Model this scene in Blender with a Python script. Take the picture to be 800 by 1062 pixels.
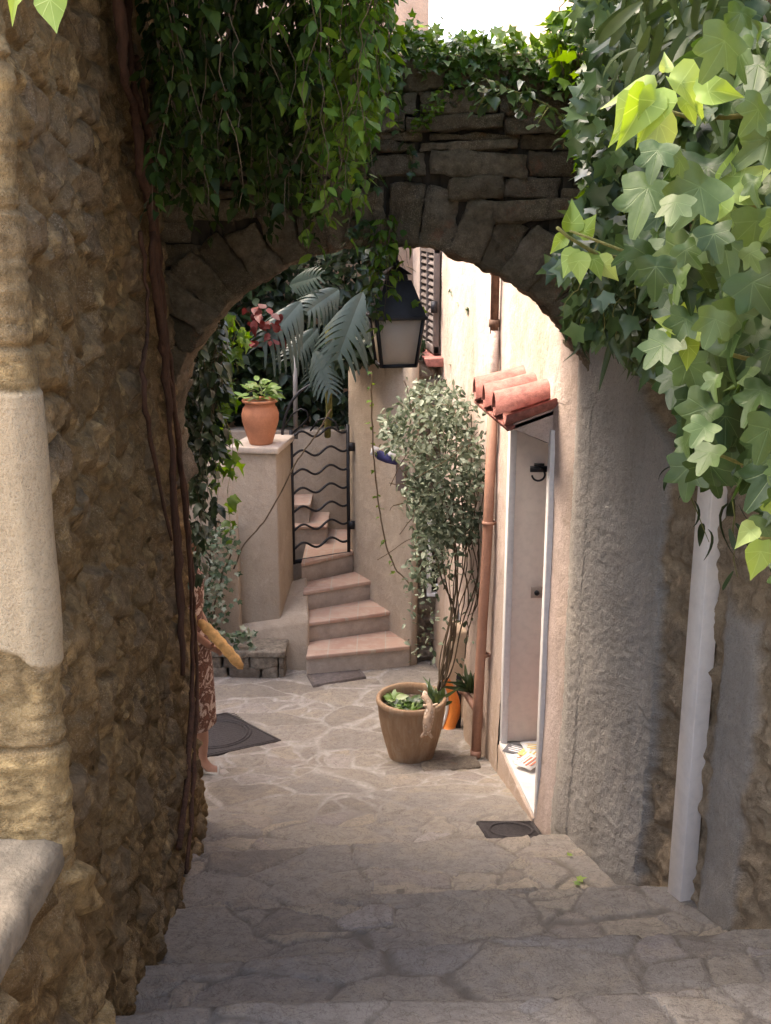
import bpy, math, random
import numpy as np
from mathutils import Vector, Matrix
R = math.radians
for o in list(bpy.data.objects): bpy.data.objects.remove(o)
SC = bpy.context.scene
COL = SC.collection
# ------------------------------------------------------------ camera
PITCH = R(15.0); F = 1150.0; CP = math.cos(PITCH); SP = math.sin(PITCH)
cam = bpy.data.cameras.new('camera'); cam.sensor_fit = 'VERTICAL'; cam.sensor_height = 24.0
cam.lens = F / 1062 * 24.0; cam.clip_start = 0.05; cam.clip_end = 2000
camo = bpy.data.objects.new('camera', cam); COL.objects.link(camo)
camo.location = (0, 0, 0); camo.rotation_euler = (R(90) - PITCH, 0, 0); SC.camera = camo
# ------------------------------------------------------------ light
SUN_EL = R(52); SUN_AZ = R(-68)       # direction the light comes from, measured from +Y towards +X
w = bpy.data.worlds.new('World'); SC.world = w; w.use_nodes = True
wn = w.node_tree.nodes; wl = w.node_tree.links
bg = wn['Background']; sky = wn.new('ShaderNodeTexSky'); sky.sky_type = 'NISHITA'; sky.sun_disc = False
sky.sun_elevation = SUN_EL; sky.sun_rotation = SUN_AZ; sky.air_density = 0.9; sky.dust_density = 5.5; sky.ozone_density = 0.4
tint = wn.new('ShaderNodeMix'); tint.data_type = 'RGBA'; tint.blend_type = 'MULTIPLY'; tint.inputs[0].default_value = 1; tint.inputs[7].default_value = (1.0, .955, .91, 1)
wl.new(sky.outputs[0], tint.inputs[6]); wl.new(tint.outputs[2], bg.inputs[0]); bg.inputs[1].default_value = 0.15
sl = bpy.data.lights.new('sun', 'SUN'); sl.energy = .5; sl.angle = R(75); sl.color = (1.0, 0.93, 0.84)
so = bpy.data.objects.new('sun', sl); COL.objects.link(so)
sd = Vector((math.sin(SUN_AZ) * math.cos(SUN_EL), math.cos(SUN_AZ) * math.cos(SUN_EL), math.sin(SUN_EL)))
so.rotation_euler = sd.to_track_quat('Z', 'Y').to_euler(); so.location = (0, 0, 12)
vs = SC.view_settings; vs.view_transform = 'Standard'; vs.look = 'None'; vs.gamma = 1; vs.use_curve_mapping = False
vs.exposure = 3.0
SC.cycles.max_bounces = 10; SC.cycles.diffuse_bounces = 6; SC.cycles.transmission_bounces = 6
# ------------------------------------------------------------ helpers: pixels of the 800x1062 photo to points
def ray(px, py):
    u = (px - 400) / F; v = (py - 531) / F
    return Vector((u, CP - v * SP, -(SP + v * CP)))
def P(px, py, Y):
    r = ray(px, py); return r * (Y / r.y)
def PZ(px, py, z):
    r = ray(px, py); return r * (z / r.z)
def hitplane(px, py, a, b, off=0.0):
    """ray meets the vertical plane through plan points a, b (off = towards the street)"""
    r = ray(px, py); d = Vector((b[0] - a[0], b[1] - a[1])); n = Vector((d.y, -d.x)).normalized()
    k = (n.x * a[0] + n.y * a[1]) / (n.x * r.x + n.y * r.y)
    return r * (k - off)
# ------------------------------------------------------------ helpers: noise in numpy
def hsh(*a):
    h = np.zeros(np.broadcast(*a).shape) if len(a) > 1 else np.zeros(np.shape(a[0]))
    for i, x in enumerate(a): h = h + np.asarray(x, float) * (127.1, 311.7, 74.7, 269.5)[i]
    s = np.sin(h) * 43758.5453
    return s - np.floor(s)
def vnoise(x, y, z=0.0, seed=0):
    x = np.asarray(x, float) + seed * 17.3; y = np.asarray(y, float) - seed * 9.1; z = np.asarray(z, float) + np.zeros_like(x)
    xi, yi, zi = np.floor(x), np.floor(y), np.floor(z)
    f = [t * t * (3 - 2 * t) for t in (x - xi, y - yi, z - zi)]
    r = 0
    for dx in (0, 1):
        for dy in (0, 1):
            for dz in (0, 1):
                wgt = (f[0] if dx else 1 - f[0]) * (f[1] if dy else 1 - f[1]) * (f[2] if dz else 1 - f[2])
                r = r + wgt * hsh(xi + dx, yi + dy, zi + dz)
    return r * 2 - 1
def fbm(x, y, z=0.0, octv=4, seed=0):
    r = 0; a = 1.0; s = 0
    for k in range(octv):
        r = r + a * vnoise(np.asarray(x) * 2 ** k, np.asarray(y) * 2 ** k, np.asarray(z) * 2 ** k, seed + k * 3); s += a; a *= 0.5
    return r / s
def worley(x, y, seed=0, jit=0.85):
    xi, yi = np.floor(x), np.floor(y)
    f1 = np.full(x.shape, 9.0); f2 = np.full(x.shape, 9.0); cid = np.zeros(x.shape); cx = np.zeros(x.shape); cy = np.zeros(x.shape)
    for dx in (-1, 0, 1):
        for dy in (-1, 0, 1):
            a, b = xi + dx, yi + dy
            px_ = a + 0.5 + jit * (hsh(a, b, seed + 1.3) - 0.5); py_ = b + 0.5 + jit * (hsh(a, b, seed + 7.7) - 0.5)
            d = np.hypot(x - px_, y - py_); new = d < f1
            f2 = np.where(new, f1, np.minimum(f2, d)); cid = np.where(new, hsh(a, b, seed + 4.1), cid)
            cx = np.where(new, px_, cx); cy = np.where(new, py_, cy); f1 = np.where(new, d, f1)
    return f1, f2, cid, x - cx, y - cy
def sst(a, b, x):
    t = np.clip((x - a) / (b - a), 0, 1); return t * t * (3 - 2 * t)
# ------------------------------------------------------------ helpers: meshes and objects
def link(o, parent=None):
    COL.objects.link(o)
    if parent is not None: o.parent = parent
    return o
def mesh_np(name, V, FQ, mat=None, parent=None, attrs=None, smooth=True, uv=None):
    """V (n,3); FQ list of integer arrays (k, 3|4)"""
    me = bpy.data.meshes.new(name); V = np.asarray(V, np.float32)
    FQ = [np.asarray(f, np.int32) for f in FQ if len(f)]
    nl = sum(f.size for f in FQ); nf = sum(len(f) for f in FQ)
    me.vertices.add(len(V)); me.vertices.foreach_set('co', V.ravel())
    me.loops.add(nl); me.loops.foreach_set('vertex_index', np.concatenate([f.ravel() for f in FQ]))
    tot = np.concatenate([np.full(len(f), f.shape[1], np.int32) for f in FQ]); st = np.concatenate([[0], np.cumsum(tot)[:-1]]).astype(np.int32)
    me.polygons.add(nf); me.polygons.foreach_set('loop_start', st); me.polygons.foreach_set('loop_total', tot)
    me.update(calc_edges=True); me.validate()
    if smooth: me.polygons.foreach_set('use_smooth', np.ones(len(me.polygons), bool))
    for k, a in (attrs or {}).items():
        at = me.attributes.new(k, 'FLOAT', 'POINT'); at.data.foreach_set('value', np.asarray(a, np.float32).ravel())
    if mat: me.materials.append(mat)
    return link(bpy.data.objects.new(name, me), parent)
def empty(name, loc, label=None, cat=None, group=None, kind=None, rz=0):
    o = bpy.data.objects.new(name, None); o.location = loc; o.rotation_euler.z = rz; o.empty_display_size = .1; COL.objects.link(o)
    return tag(o, label, cat, group, kind)
def tag(o, label=None, cat=None, group=None, kind=None):
    for k, v in (('label', label), ('category', cat), ('group', group), ('kind', kind)):
        if v: o[k] = v
    return o
def under(o, root):
    """parent a mesh whose coordinates are world coordinates"""
    o.parent = root; o.matrix_parent_inverse = Matrix.Translation(-Vector(root.location)) if root.rotation_euler.z == 0 else root.matrix_basis.inverted()
    return o
class MB:
    """collects shapes into one mesh"""
    def __init__(s): s.V = []; s.T = []; s.Q = []; s.n = 0; s.A = []
    def add(s, V, T=(), Q=(), a=0.5):
        V = np.asarray(V, float).reshape(-1, 3); s.V.append(V)
        if len(T): s.T.append(np.asarray(T, int) + s.n)
        if len(Q): s.Q.append(np.asarray(Q, int) + s.n)
        s.A.append(np.full(len(V), a) if np.isscalar(a) else np.asarray(a)); s.n += len(V); return s
    def build(s, name, mat, parent=None, smooth=False, bevel=0, root=None):
        f = []
        if s.T: f.append(np.concatenate(s.T))
        if s.Q: f.append(np.concatenate(s.Q))
        o = mesh_np(name, np.concatenate(s.V), f, mat, parent, {'cellr': np.concatenate(s.A), 'edge': np.ones(s.n)}, smooth)
        if root is not None: under(o, root)
        if bevel:
            b = o.modifiers.new('bevel', 'BEVEL'); b.width = bevel; b.segments = 2; b.limit_method = 'ANGLE'; b.angle_limit = R(40)
        return o
    def hexa(s, c, a=0.5):
        """eight corners: bottom ring 0-3 counter-clockwise, top ring 4-7"""
        return s.add([tuple(p) for p in c], Q=[(0, 3, 2, 1), (4, 5, 6, 7), (0, 1, 5, 4), (1, 2, 6, 5), (2, 3, 7, 6), (3, 0, 4, 7)], a=a)
    def box(s, x0, x1, y0, y1, z0, z1, a=0.5):
        return s.hexa([(x0, y0, z0), (x1, y0, z0), (x1, y1, z0), (x0, y1, z0), (x0, y0, z1), (x1, y0, z1), (x1, y1, z1), (x0, y1, z1)], a)
    def obox(s, c, ax, ay, az, a=0.5):
        c, ax, ay, az = map(Vector, (c, ax, ay, az))
        return s.hexa([c - ax - ay - az, c + ax - ay - az, c + ax + ay - az, c - ax + ay - az, c - ax - ay + az, c + ax - ay + az, c + ax + ay + az, c - ax + ay + az], a)
    def bar(s, p, q, w, d, up=(0, 0, 1)):
        p, q = Vector(p), Vector(q); t = (q - p); L = t.length / 2; t.normalize()
        u = Vector(up); sx = t.cross(u)
        if sx.length < 1e-4: sx = t.cross(Vector((0, 1, 0)))
        sx.normalize(); u2 = sx.cross(t).normalized()
        return s.obox((p + q) / 2, sx * w / 2, t * L, u2 * d / 2)
    def tube(s, pts, rad, n=8, a=0.5, caps=True):
        pts = np.array([tuple(p) for p in pts], float); m = len(pts)
        rad = np.full(m, rad) if np.isscalar(rad) else np.asarray(rad, float)
        t = np.gradient(pts, axis=0); t /= np.linalg.norm(t, axis=1)[:, None] + 1e-9
        ref = np.array([0, 0, 1.0]) if abs(t[0][2]) < .9 else np.array([0, 1.0, 0])
        V = []; u = np.cross(t[0], ref); u /= np.linalg.norm(u)
        for i in range(m):
            u = u - t[i] * np.dot(u, t[i]); u /= np.linalg.norm(u) + 1e-9; v = np.cross(t[i], u)
            for k in range(n):
                an = 2 * math.pi * k / n; V.append(pts[i] + rad[i] * (math.cos(an) * u + math.sin(an) * v))
        Q = [(i * n + k, i * n + (k + 1) % n, (i + 1) * n + (k + 1) % n, (i + 1) * n + k) for i in range(m - 1) for k in range(n)]; T = []
        if caps:
            V += [pts[0], pts[-1]]; c0 = m * n
            T = [(c0, (k + 1) % n, k) for k in range(n)] + [(c0 + 1, (m - 1) * n + k, (m - 1) * n + (k + 1) % n) for k in range(n)]
        return s.add(V, T, Q, a)
    def lathe(s, prof, c=(0, 0, 0), n=32, a=0.5, close=False, sx=1, sy=1, wob=0):
        V = []; m = len(prof)
        for i, (r, z) in enumerate(prof):
            for k in range(n):
                an = 2 * math.pi * k / n; rr = r * (1 + wob * math.sin(3 * an + i))
                V.append((c[0] + rr * math.cos(an) * sx, c[1] + rr * math.sin(an) * sy, c[2] + z))
        Q = [(i * n + k, i * n + (k + 1) % n, (i + 1) * n + (k + 1) % n, (i + 1) * n + k) for i in range(m - 1) for k in range(n)]
        return s.add(V, [], Q, a)
    def prism(s, poly, d, a=0.5):
        """planar polygon (list of points) extruded by vector d"""
        n = len(poly); A = [tuple(Vector(p)) for p in poly]; B = [tuple(Vector(p) + Vector(d)) for p in poly]
        c0 = tuple(sum((Vector(p) for p in poly), Vector()) / n); c1 = tuple(Vector(c0) + Vector(d))
        T = [(2 * n, (k + 1) % n, k) for k in range(n)] + [(2 * n + 1, n + k, n + (k + 1) % n) for k in range(n)]
        Q = [(k, (k + 1) % n, n + (k + 1) % n, n + k) for k in range(n)]
        return s.add(A + B + [c0, c1], T, Q, a)
def _cubegrid(n):
    V = {}; Q = []; L = []
    def vid(p):
        k = tuple(np.round(p, 6))
        if k not in V: V[k] = len(L); L.append(k)
        return V[k]
    g = np.linspace(-1, 1, n + 1)
    for ax in range(3):
        for sg in (-1, 1):
            for i in range(n):
                for j in range(n):
                    q = []
                    for (a, b) in ((i, j), (i + 1, j), (i + 1, j + 1), (i, j + 1)):
                        p = [0, 0, 0]; p[ax] = sg; p[(ax + 1) % 3] = g[a]; p[(ax + 2) % 3] = g[b]; q.append(vid(p))
                    Q.append(q if sg > 0 else q[::-1])
    return np.array(L), np.array(Q)
CG = {n: _cubegrid(n) for n in (4, 6, 8, 12)}
def stone(mb, c, ax, ay, az, seed, rnd=.3, amp=.012, n=6, a=None):
    """rough hewn block: rounded box, half axes ax ay az"""
    L, Q = CG[n]; p = L.copy()
    ln = (np.abs(p) ** 6).sum(1) ** (1 / 6); p = p * (1 - rnd * .35) + p / ln[:, None] * rnd * .35
    M = np.array([ax, ay, az]); W = p @ M + np.array(c)
    nn = L / np.linalg.norm(L, axis=1)[:, None] @ (M / np.linalg.norm(M, axis=1)[:, None])
    d = fbm(W[:, 0] * 9 + seed, W[:, 1] * 9, W[:, 2] * 9, 3, seed % 50)
    d = d + .35 * fbm(W[:, 0] * 34, W[:, 1] * 34, W[:, 2] * 34 + seed, 2, 3); W = W + nn * (d * amp)[:, None] * 1.6
    mb.add(W, [], Q, a if a is not None else (seed * .6180339) % 1)
# ------------------------------------------------------------ helpers: materials
RG = np.random.default_rng(11)
MATS = {}
class NT:
    def __init__(s, name):
        s.m = bpy.data.materials.new(name); s.m.use_nodes = True; s.t = s.m.node_tree; s.b = s.t.nodes['Principled BSDF']; s.out = s.t.nodes['Material Output']
        s.co = s.t.nodes.new('ShaderNodeTexCoord').outputs['Object']; MATS[name] = s.m
    def lk(s, a, b): s.t.links.new(a, b)
    def set(s, sock, v):
        if hasattr(v, 'is_linked') or hasattr(v, 'links'): s.lk(v, sock)
        else: sock.default_value = v if not (isinstance(v, tuple) and len(v) == 3 and sock.type == 'RGBA') else (*v, 1)
    def map(s, sc=(1, 1, 1), rot=(0, 0, 0)):
        n = s.t.nodes.new('ShaderNodeMapping'); s.lk(s.co, n.inputs[0]); n.inputs['Scale'].default_value = sc; n.inputs['Rotation'].default_value = rot; return n.outputs[0]
    def noise(s, sc, det=6, rough=.6, vec=None, dist=0, col=False):
        n = s.t.nodes.new('ShaderNodeTexNoise'); s.lk(vec or s.co, n.inputs['Vector']); n.inputs['Scale'].default_value = sc
        n.inputs['Detail'].default_value = det; n.inputs['Roughness'].default_value = rough; n.inputs['Distortion'].default_value = dist
        return n.outputs['Color' if col else 'Fac']
    def vor(s, sc, vec=None, feat='F1', out='Distance'):
        n = s.t.nodes.new('ShaderNodeTexVoronoi'); n.feature = feat; s.lk(vec or s.co, n.inputs['Vector']); n.inputs['Scale'].default_value = sc; return n.outputs[out]
    def ramp(s, fac, stops, interp='LINEAR'):
        n = s.t.nodes.new('ShaderNodeValToRGB'); s.set(n.inputs[0], fac); cr = n.color_ramp; cr.interpolation = interp
        while len(cr.elements) < len(stops): cr.elements.new(.5)
        for e, (p, c) in zip(cr.elements, stops): e.position = p; e.color = (c, c, c, 1) if not isinstance(c, tuple) else (*c, 1)
        return n.outputs[0]
    def mix(s, f, a, b, mode='MIX'):
        n = s.t.nodes.new('ShaderNodeMix'); n.data_type = 'RGBA'; n.blend_type = mode; s.set(n.inputs[0], f); s.set(n.inputs[6], a); s.set(n.inputs[7], b); return n.outputs[2]
    def math(s, op, a, b=0.0, clamp=False):
        n = s.t.nodes.new('ShaderNodeMath'); n.operation = op; n.use_clamp = clamp; s.set(n.inputs[0], a); s.set(n.inputs[1], b); return n.outputs[0]
    def attr(s, name):
        n = s.t.nodes.new('ShaderNodeAttribute'); n.attribute_name = name; return n.outputs['Fac']
    def sep(s, v):
        n = s.t.nodes.new('ShaderNodeSeparateXYZ'); s.lk(v, n.inputs[0]); return n.outputs
    def bump(s, h, st=.3, dist=.02, prev=None):
        n = s.t.nodes.new('ShaderNodeBump'); s.lk(h, n.inputs['Height']); n.inputs['Strength'].default_value = st; n.inputs['Distance'].default_value = dist
        if prev: s.lk(prev, n.inputs['Normal'])
        s.lk(n.outputs[0], s.b.inputs['Normal']); return n.outputs[0]
    def fin(s, col=None, rough=.85, spec=.3, metal=0):
        if col is not None: s.set(s.b.inputs['Base Color'], col)
        s.set(s.b.inputs['Roughness'], rough); s.b.inputs['Specular IOR Level'].default_value = spec; s.b.inputs['Metallic'].default_value = metal; return s.m
def plain(name, c, rough=.6, var=.18, sc=14, bump=.15, metal=0, spec=.4):
    """paint, clay, metal: base colour with blotches, grime and fine grain"""
    t = NT(name); n1 = t.noise(sc, 6, .65); n2 = t.noise(sc * 7, 4, .6)
    lo = tuple(x * (1 - var) for x in c); hi = tuple(min(1, x * (1 + var)) for x in c)
    k = t.ramp(n1, [(.3, lo), (.7, hi)]); k = t.mix(t.ramp(n2, [(.45, 0.), (.8, .35)]), k, tuple(x * .6 for x in c))
    t.bump(n2, bump, .004); return t.fin(k, rough, spec, metal)
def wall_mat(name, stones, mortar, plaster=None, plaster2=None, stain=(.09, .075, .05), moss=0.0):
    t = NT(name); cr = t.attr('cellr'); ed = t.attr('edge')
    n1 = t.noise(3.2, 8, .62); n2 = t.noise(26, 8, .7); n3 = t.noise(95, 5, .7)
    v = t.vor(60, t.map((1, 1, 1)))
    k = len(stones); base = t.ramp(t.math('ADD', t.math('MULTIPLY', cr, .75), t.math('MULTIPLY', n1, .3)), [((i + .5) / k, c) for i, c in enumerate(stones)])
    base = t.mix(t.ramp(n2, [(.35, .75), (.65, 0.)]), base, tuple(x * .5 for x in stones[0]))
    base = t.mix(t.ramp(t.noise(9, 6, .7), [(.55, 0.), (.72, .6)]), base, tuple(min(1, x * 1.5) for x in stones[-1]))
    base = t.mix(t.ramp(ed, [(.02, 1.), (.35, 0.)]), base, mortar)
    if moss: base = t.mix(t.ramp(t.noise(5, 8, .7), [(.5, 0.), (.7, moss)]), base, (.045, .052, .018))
    if plaster:
        m = t.attr('m1'); p = t.mix(t.ramp(n1, [(.3, 0.), (.7, 1.)]), plaster, plaster2 or plaster)
        p = t.mix(t.ramp(t.noise(55, 4, .7), [(.5, 0.), (.75, .5)]), p, tuple(x * .55 for x in plaster))
        p = t.mix(t.ramp(t.noise(2.2, 6, .7, t.map((3, 3, .45))), [(.48, 0.), (.75, .55)]), p, stain)
        base = t.mix(m, base, p)
    sp = t.noise(190, 3, .8); base = t.mix(t.ramp(sp, [(.34, .35), (.46, 0.)]), base, (.09, .065, .042)); base = t.mix(t.ramp(t.math('MULTIPLY', sp, t.math('ADD', n1, .5)), [(.56, 0.), (.7, .4)]), base, (.60, .50, .36))
    base = t.mix(t.ramp(t.noise(5.5, 8, .75), [(.58, 0.), (.66, .35)]), base, (.30, .12, .06)) if not plaster or stones[0][0] < .18 else base
    h = t.math('ADD', t.math('ADD', t.math('MULTIPLY', n2, .6), t.math('MULTIPLY', n3, .5)), t.math('MULTIPLY', sp, .3))
    b = t.bump(h, .95, .025); t.bump(v, .25, .004, b)
    return t.fin(base, .93, .15)
M_rubble = wall_mat('rubble_stone', [(.19, .125, .058), (.30, .20, .092), (.40, .275, .13), (.28, .21, .13), (.60, .43, .20)], (.30, .21, .105), (.62, .50, .335), (.57, .45, .29), (.42, .31, .19), .15)
M_brown = wall_mat('brown_stone', [(.36, .26, .155), (.48, .36, .23), (.57, .44, .29), (.42, .33, .23)], (.40, .30, .19), (.40, .375, .335), (.50, .47, .43), (.31, .28, .235))
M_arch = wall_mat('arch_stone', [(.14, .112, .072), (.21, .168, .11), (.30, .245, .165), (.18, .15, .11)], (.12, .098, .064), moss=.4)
M_backstone = wall_mat('exposed_stone', [(.24, .20, .16), (.34, .29, .23), (.42, .37, .30)], (.25, .21, .17))
def plaster_mat(name, a, b, stain, streak=.5, low=None):
    t = NT(name); n1 = t.noise(1.6, 8, .6); n2 = t.noise(38, 6, .7)
    k = t.mix(t.ramp(n1, [(.3, 0.), (.7, 1.)]), a, b)
    st = t.noise(1.1, 5, .6, t.map((1.6, 1.6, .45)), .8)
    k = t.mix(t.ramp(st, [(.42, 0.), (.75, streak)]), k, stain)
    k = t.mix(t.ramp(t.noise(7, 8, .75), [(.52, 0.), (.7, streak * .6)]), k, tuple(x * .8 for x in stain))
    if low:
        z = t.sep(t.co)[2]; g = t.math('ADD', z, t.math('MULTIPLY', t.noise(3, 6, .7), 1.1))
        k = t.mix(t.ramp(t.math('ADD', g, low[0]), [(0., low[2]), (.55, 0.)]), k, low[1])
    sp = t.noise(150, 3, .8); k = t.mix(t.ramp(sp, [(.38, .3), (.5, 0.)]), k, tuple(x * .6 for x in stain)); k = t.mix(t.ramp(t.noise(1.9, 10, .8, dist=1.2), [(.54, 0.), (.6, .3)]), k, tuple(min(1, x * 1.25) for x in b))
    h = t.bump(n2, .5, .012); h = t.bump(sp, .3, .004, h); t.bump(t.noise(7, 5, .6), .35, .04, h)
    return t.fin(k, .92, .15)
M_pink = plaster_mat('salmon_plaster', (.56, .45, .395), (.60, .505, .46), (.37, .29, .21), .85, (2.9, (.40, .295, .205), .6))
M_tan = plaster_mat('tan_plaster', (.42, .35, .27), (.46, .385, .305), (.30, .24, .18), .7)
M_facade = plaster_mat('facade_plaster', (.42, .30, .22), (.50, .38, .28), (.28, .21, .15), .6)
def paving_mat():
    t = NT('flagstone'); cr = t.attr('cellr'); ed = t.attr('edge'); st = t.attr('m1')
    n1 = t.noise(2.3, 8, .6); n2 = t.noise(17, 9, .72, dist=.4); n3 = t.noise(120, 4, .7)
    f = t.math('ADD', t.math('MULTIPLY', cr, .8), t.math('MULTIPLY', n1, .25))
    base = t.ramp(f, [(.08, (.205, .178, .152)), (.3, (.30, .266, .225)), (.5, (.255, .232, .21)), (.68, (.37, .315, .24)), (.84, (.27, .238, .22)), (.97, (.40, .36, .32))])
    base = t.mix(t.ramp(n2, [(.38, .45), (.55, 0.)]), base, (.14, .118, .098))
    base = t.mix(t.ramp(t.noise(6, 9, .75), [(.5, 0.), (.68, .6)]), base, (.36, .30, .22))
    base = t.mix(t.ramp(t.noise(11, 10, .8, dist=.8), [(.54, 0.), (.64, .5)]), base, (.15, .122, .10))
    base = t.mix(t.ramp(n3, [(.34, .4), (.44, 0.)]), base, (.12, .10, .08)); base = t.mix(t.ramp(n3, [(.56, 0.), (.7, .3)]), base, (.46, .41, .35))
    cr_ = t.noise(7, 10, .6, dist=2.5); base = t.mix(t.ramp(cr_, [(.485, 0.), (.5, .7), (.515, 0.)]), base, (.10, .083, .065))
    grout = t.mix(st, (.15, .128, .105), (.40, .37, .335)); grout = t.mix(t.ramp(n2, [(.4, 0.), (.65, .8)]), grout, (.22, .19, .16))
    base = t.mix(t.ramp(ed, [(.1, .95), (.42, 0.)]), base, grout)
    b = t.bump(t.math('ADD', t.math('MULTIPLY', n2, .8), t.math('MULTIPLY', n3, .4)), .8, .018)
    return t.fin(base, t.ramp(n2, [(.3, .7), (.7, .92)]), .3)
M_pave = paving_mat()
M_steptile = None
def terracotta_tile():
    t = NT('terracotta_tile'); sx = t.sep(t.co); br = t.t.nodes.new('ShaderNodeTexBrick'); t.lk(t.map((1, 1, 1)), br.inputs['Vector'])
    br.inputs['Scale'].default_value = 1; br.offset = 0; br.inputs['Brick Width'].default_value = .24; br.inputs['Row Height'].default_value = .28; br.inputs['Mortar Size'].default_value = .006
    br.inputs['Color1'].default_value = (.40, .25, .19, 1); br.inputs['Color2'].default_value = (.48, .33, .255, 1); br.inputs['Mortar'].default_value = (.42, .35, .28, 1)
    k = t.mix(t.ramp(t.noise(9, 7, .7), [(.42, 0.), (.68, .75)]), br.outputs[0], (.50, .40, .31)); t.bump(t.noise(50), .3, .005); return t.fin(k, .8)
M_steptile = terracotta_tile()
M_riser = plain('step_cement', (.37, .31, .255), .9, .2, 9, .5)
M_terra = plain('terracotta', (.50, .215, .115), .75, .15, 12, .2)
def planter_mat():
    t = NT('weathered_clay'); k = t.ramp(t.noise(3.5, 7, .7, t.map((5, 5, .6))), [(.3, (.25, .155, .088)), (.5, (.33, .215, .13)), (.7, (.40, .30, .20))])
    k = t.mix(t.ramp(t.noise(18, 6, .7), [(.55, 0.), (.75, .5)]), k, (.42, .36, .28)); t.bump(t.noise(60), .3, .004); return t.fin(k, .85)
M_planter = planter_mat()
M_rooftile = plain('roof_tile', (.34, .135, .11), .8, .45, 22, .8)
M_pipe = plain('salmon_pipe', (.37, .20, .135), .65, .15, 9, .15)
M_rustpipe = plain('rusty_iron', (.13, .075, .05), .8, .5, 20, .4)
M_iron = plain('black_iron', (.02, .021, .026), .45, .3, 20, .2, .3)
M_lead = plain('lantern_metal', (.03, .03, .034), .5, .3, 15, .2, .4)
M_white = plain('white_paint', (.74, .73, .72), .5, .05, 6, .08)
M_trunk_white = plain('cream_plastic', (.76, .70, .63), .45, .05, 3, .05)
M_door = plain('beige_door', (.74, .65, .57), .55, .05, 3, .08)
M_stonecap = plain('cap_stone', (.55, .47, .39), .85, .15, 15, .4)
M_marble = plain('worn_marble', (.62, .60, .57), .6, .15, 8, .2)
M_soil = plain('soil', (.10, .075, .055), .95, .6, 40, .9)
M_dark = plain('dark_interior', (.02, .018, .016), .8)
M_shutter = plain('shutter_paint', (.15, .125, .115), .6, .2, 10)
M_manhole = plain('cast_iron_cover', (.06, .052, .052), .6, .35, 60, 1.0, .2)
M_bread = plain('bread_crust', (.62, .36, .13), .7, .3, 30, .5)
M_skin = plain('skin', (.42, .23, .155), .5, .06, 10, .05)
M_hair = plain('hair', (.05, .032, .02), .6, .4, 40, .4)
M_shoe = plain('shoe_leather', (.55, .51, .45), .5, .1)
M_driftwood = plain('driftwood', (.50, .41, .31), .85, .4, 25, .6)
M_orange = plain('orange_plastic', (.85, .27, .05), .5, .08)
M_blue = plain('blue_cloth', (.035, .035, .12), .8, .3)
M_redtile = plain('red_floor_tile', (.32, .07, .05), .5, .2)
def bark_mat(name, a, b):
    t = NT(name); v = t.map((9, 9, 1.6)); k = t.ramp(t.noise(4, 8, .7, v), [(.3, a), (.7, b)]); t.bump(t.noise(6, 8, .7, v), .8, .02); return t.fin(k, .9, .2)
M_bark = bark_mat('vine_bark', (.055, .03, .02), (.14, .072, .045))
M_twig = bark_mat('twig_bark', (.07, .05, .032), (.16, .12, .075))
M_greenstem = bark_mat('green_stem', (.12, .15, .04), (.25, .22, .08))
def leaf_mat(name, cols, rough=.4, trans=.35, spec=.5, veins=False, under=None, blotch=.25):
    t = NT(name); r = t.math('ADD', t.attr('cellr'), t.math('MULTIPLY', t.math('SUBTRACT', t.noise(22, 3, .5), .5), .5)); k = t.ramp(r, [((i + .5) / len(cols), c) for i, c in enumerate(cols)])
    k = t.mix(t.ramp(t.noise(30, 4, .6), [(.4, 0.), (.75, blotch)]), k, tuple(x * .55 for x in cols[0]))
    if veins:
        uvx = t.attr('lx'); uvy = t.attr('ly'); tot = None
        for a in (0, 38, -38, 82, -82):
            c, s = math.cos(R(a)), math.sin(R(a))
            across = t.math('ABSOLUTE', t.math('SUBTRACT', t.math('MULTIPLY', uvx, c), t.math('MULTIPLY', uvy, s)))
            along = t.math('ADD', t.math('MULTIPLY', uvx, s), t.math('MULTIPLY', uvy, c))
            l = t.math('MULTIPLY', t.math('SUBTRACT', 1.0, t.math('DIVIDE', across, .013), True), t.math('GREATER_THAN', along, 0.0))
            tot = l if tot is None else t.math('MAXIMUM', tot, l)
        k = t.mix(t.math('MULTIPLY', tot, .22), k, tuple(min(1, x * 2.1 + .04) for x in cols[-1]))
        t.bump(t.math('ADD', tot, t.noise(60, 3)), .3, .003)
    t.fin(k, rough, spec)
    tr = t.t.nodes.new('ShaderNodeBsdfTranslucent'); hs = t.t.nodes.new('ShaderNodeHueSaturation'); hs.inputs['Saturation'].default_value = 1.25; hs.inputs['Value'].default_value = 1.35; hs.inputs['Hue'].default_value = .485
    t.lk(k, hs.inputs['Color']); t.lk(hs.outputs[0], tr.inputs[0]); mx = t.t.nodes.new('ShaderNodeMixShader'); mx.inputs[0].default_value = trans
    t.lk(t.b.outputs[0], mx.inputs[1]); t.lk(tr.outputs[0], mx.inputs[2]); t.lk(mx.outputs[0], t.out.inputs[0]); return t.m
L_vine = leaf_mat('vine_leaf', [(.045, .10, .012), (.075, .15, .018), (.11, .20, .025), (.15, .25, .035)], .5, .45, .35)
L_bright = leaf_mat('brightened_vine_leaf', [(.10, .19, .02), (.15, .26, .03), (.20, .32, .045)], .5, .5, .25)  # vine leaf copy with its green brightened against the shade
L_topivy = leaf_mat('skylit_ivy_leaf', [(.05, .10, .02), (.08, .15, .03), (.12, .20, .05), (.20, .28, .11)], .35, .4, .45)  # green raised to stand for sky light coming from behind
L_shade = leaf_mat('shaded_creeper_leaf', [(.013, .025, .005), (.02, .038, .006), (.028, .052, .008), (.04, .07, .01)], .6, .3, .2)  # vine leaf copy darkened to stand for the overhead shade
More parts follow.
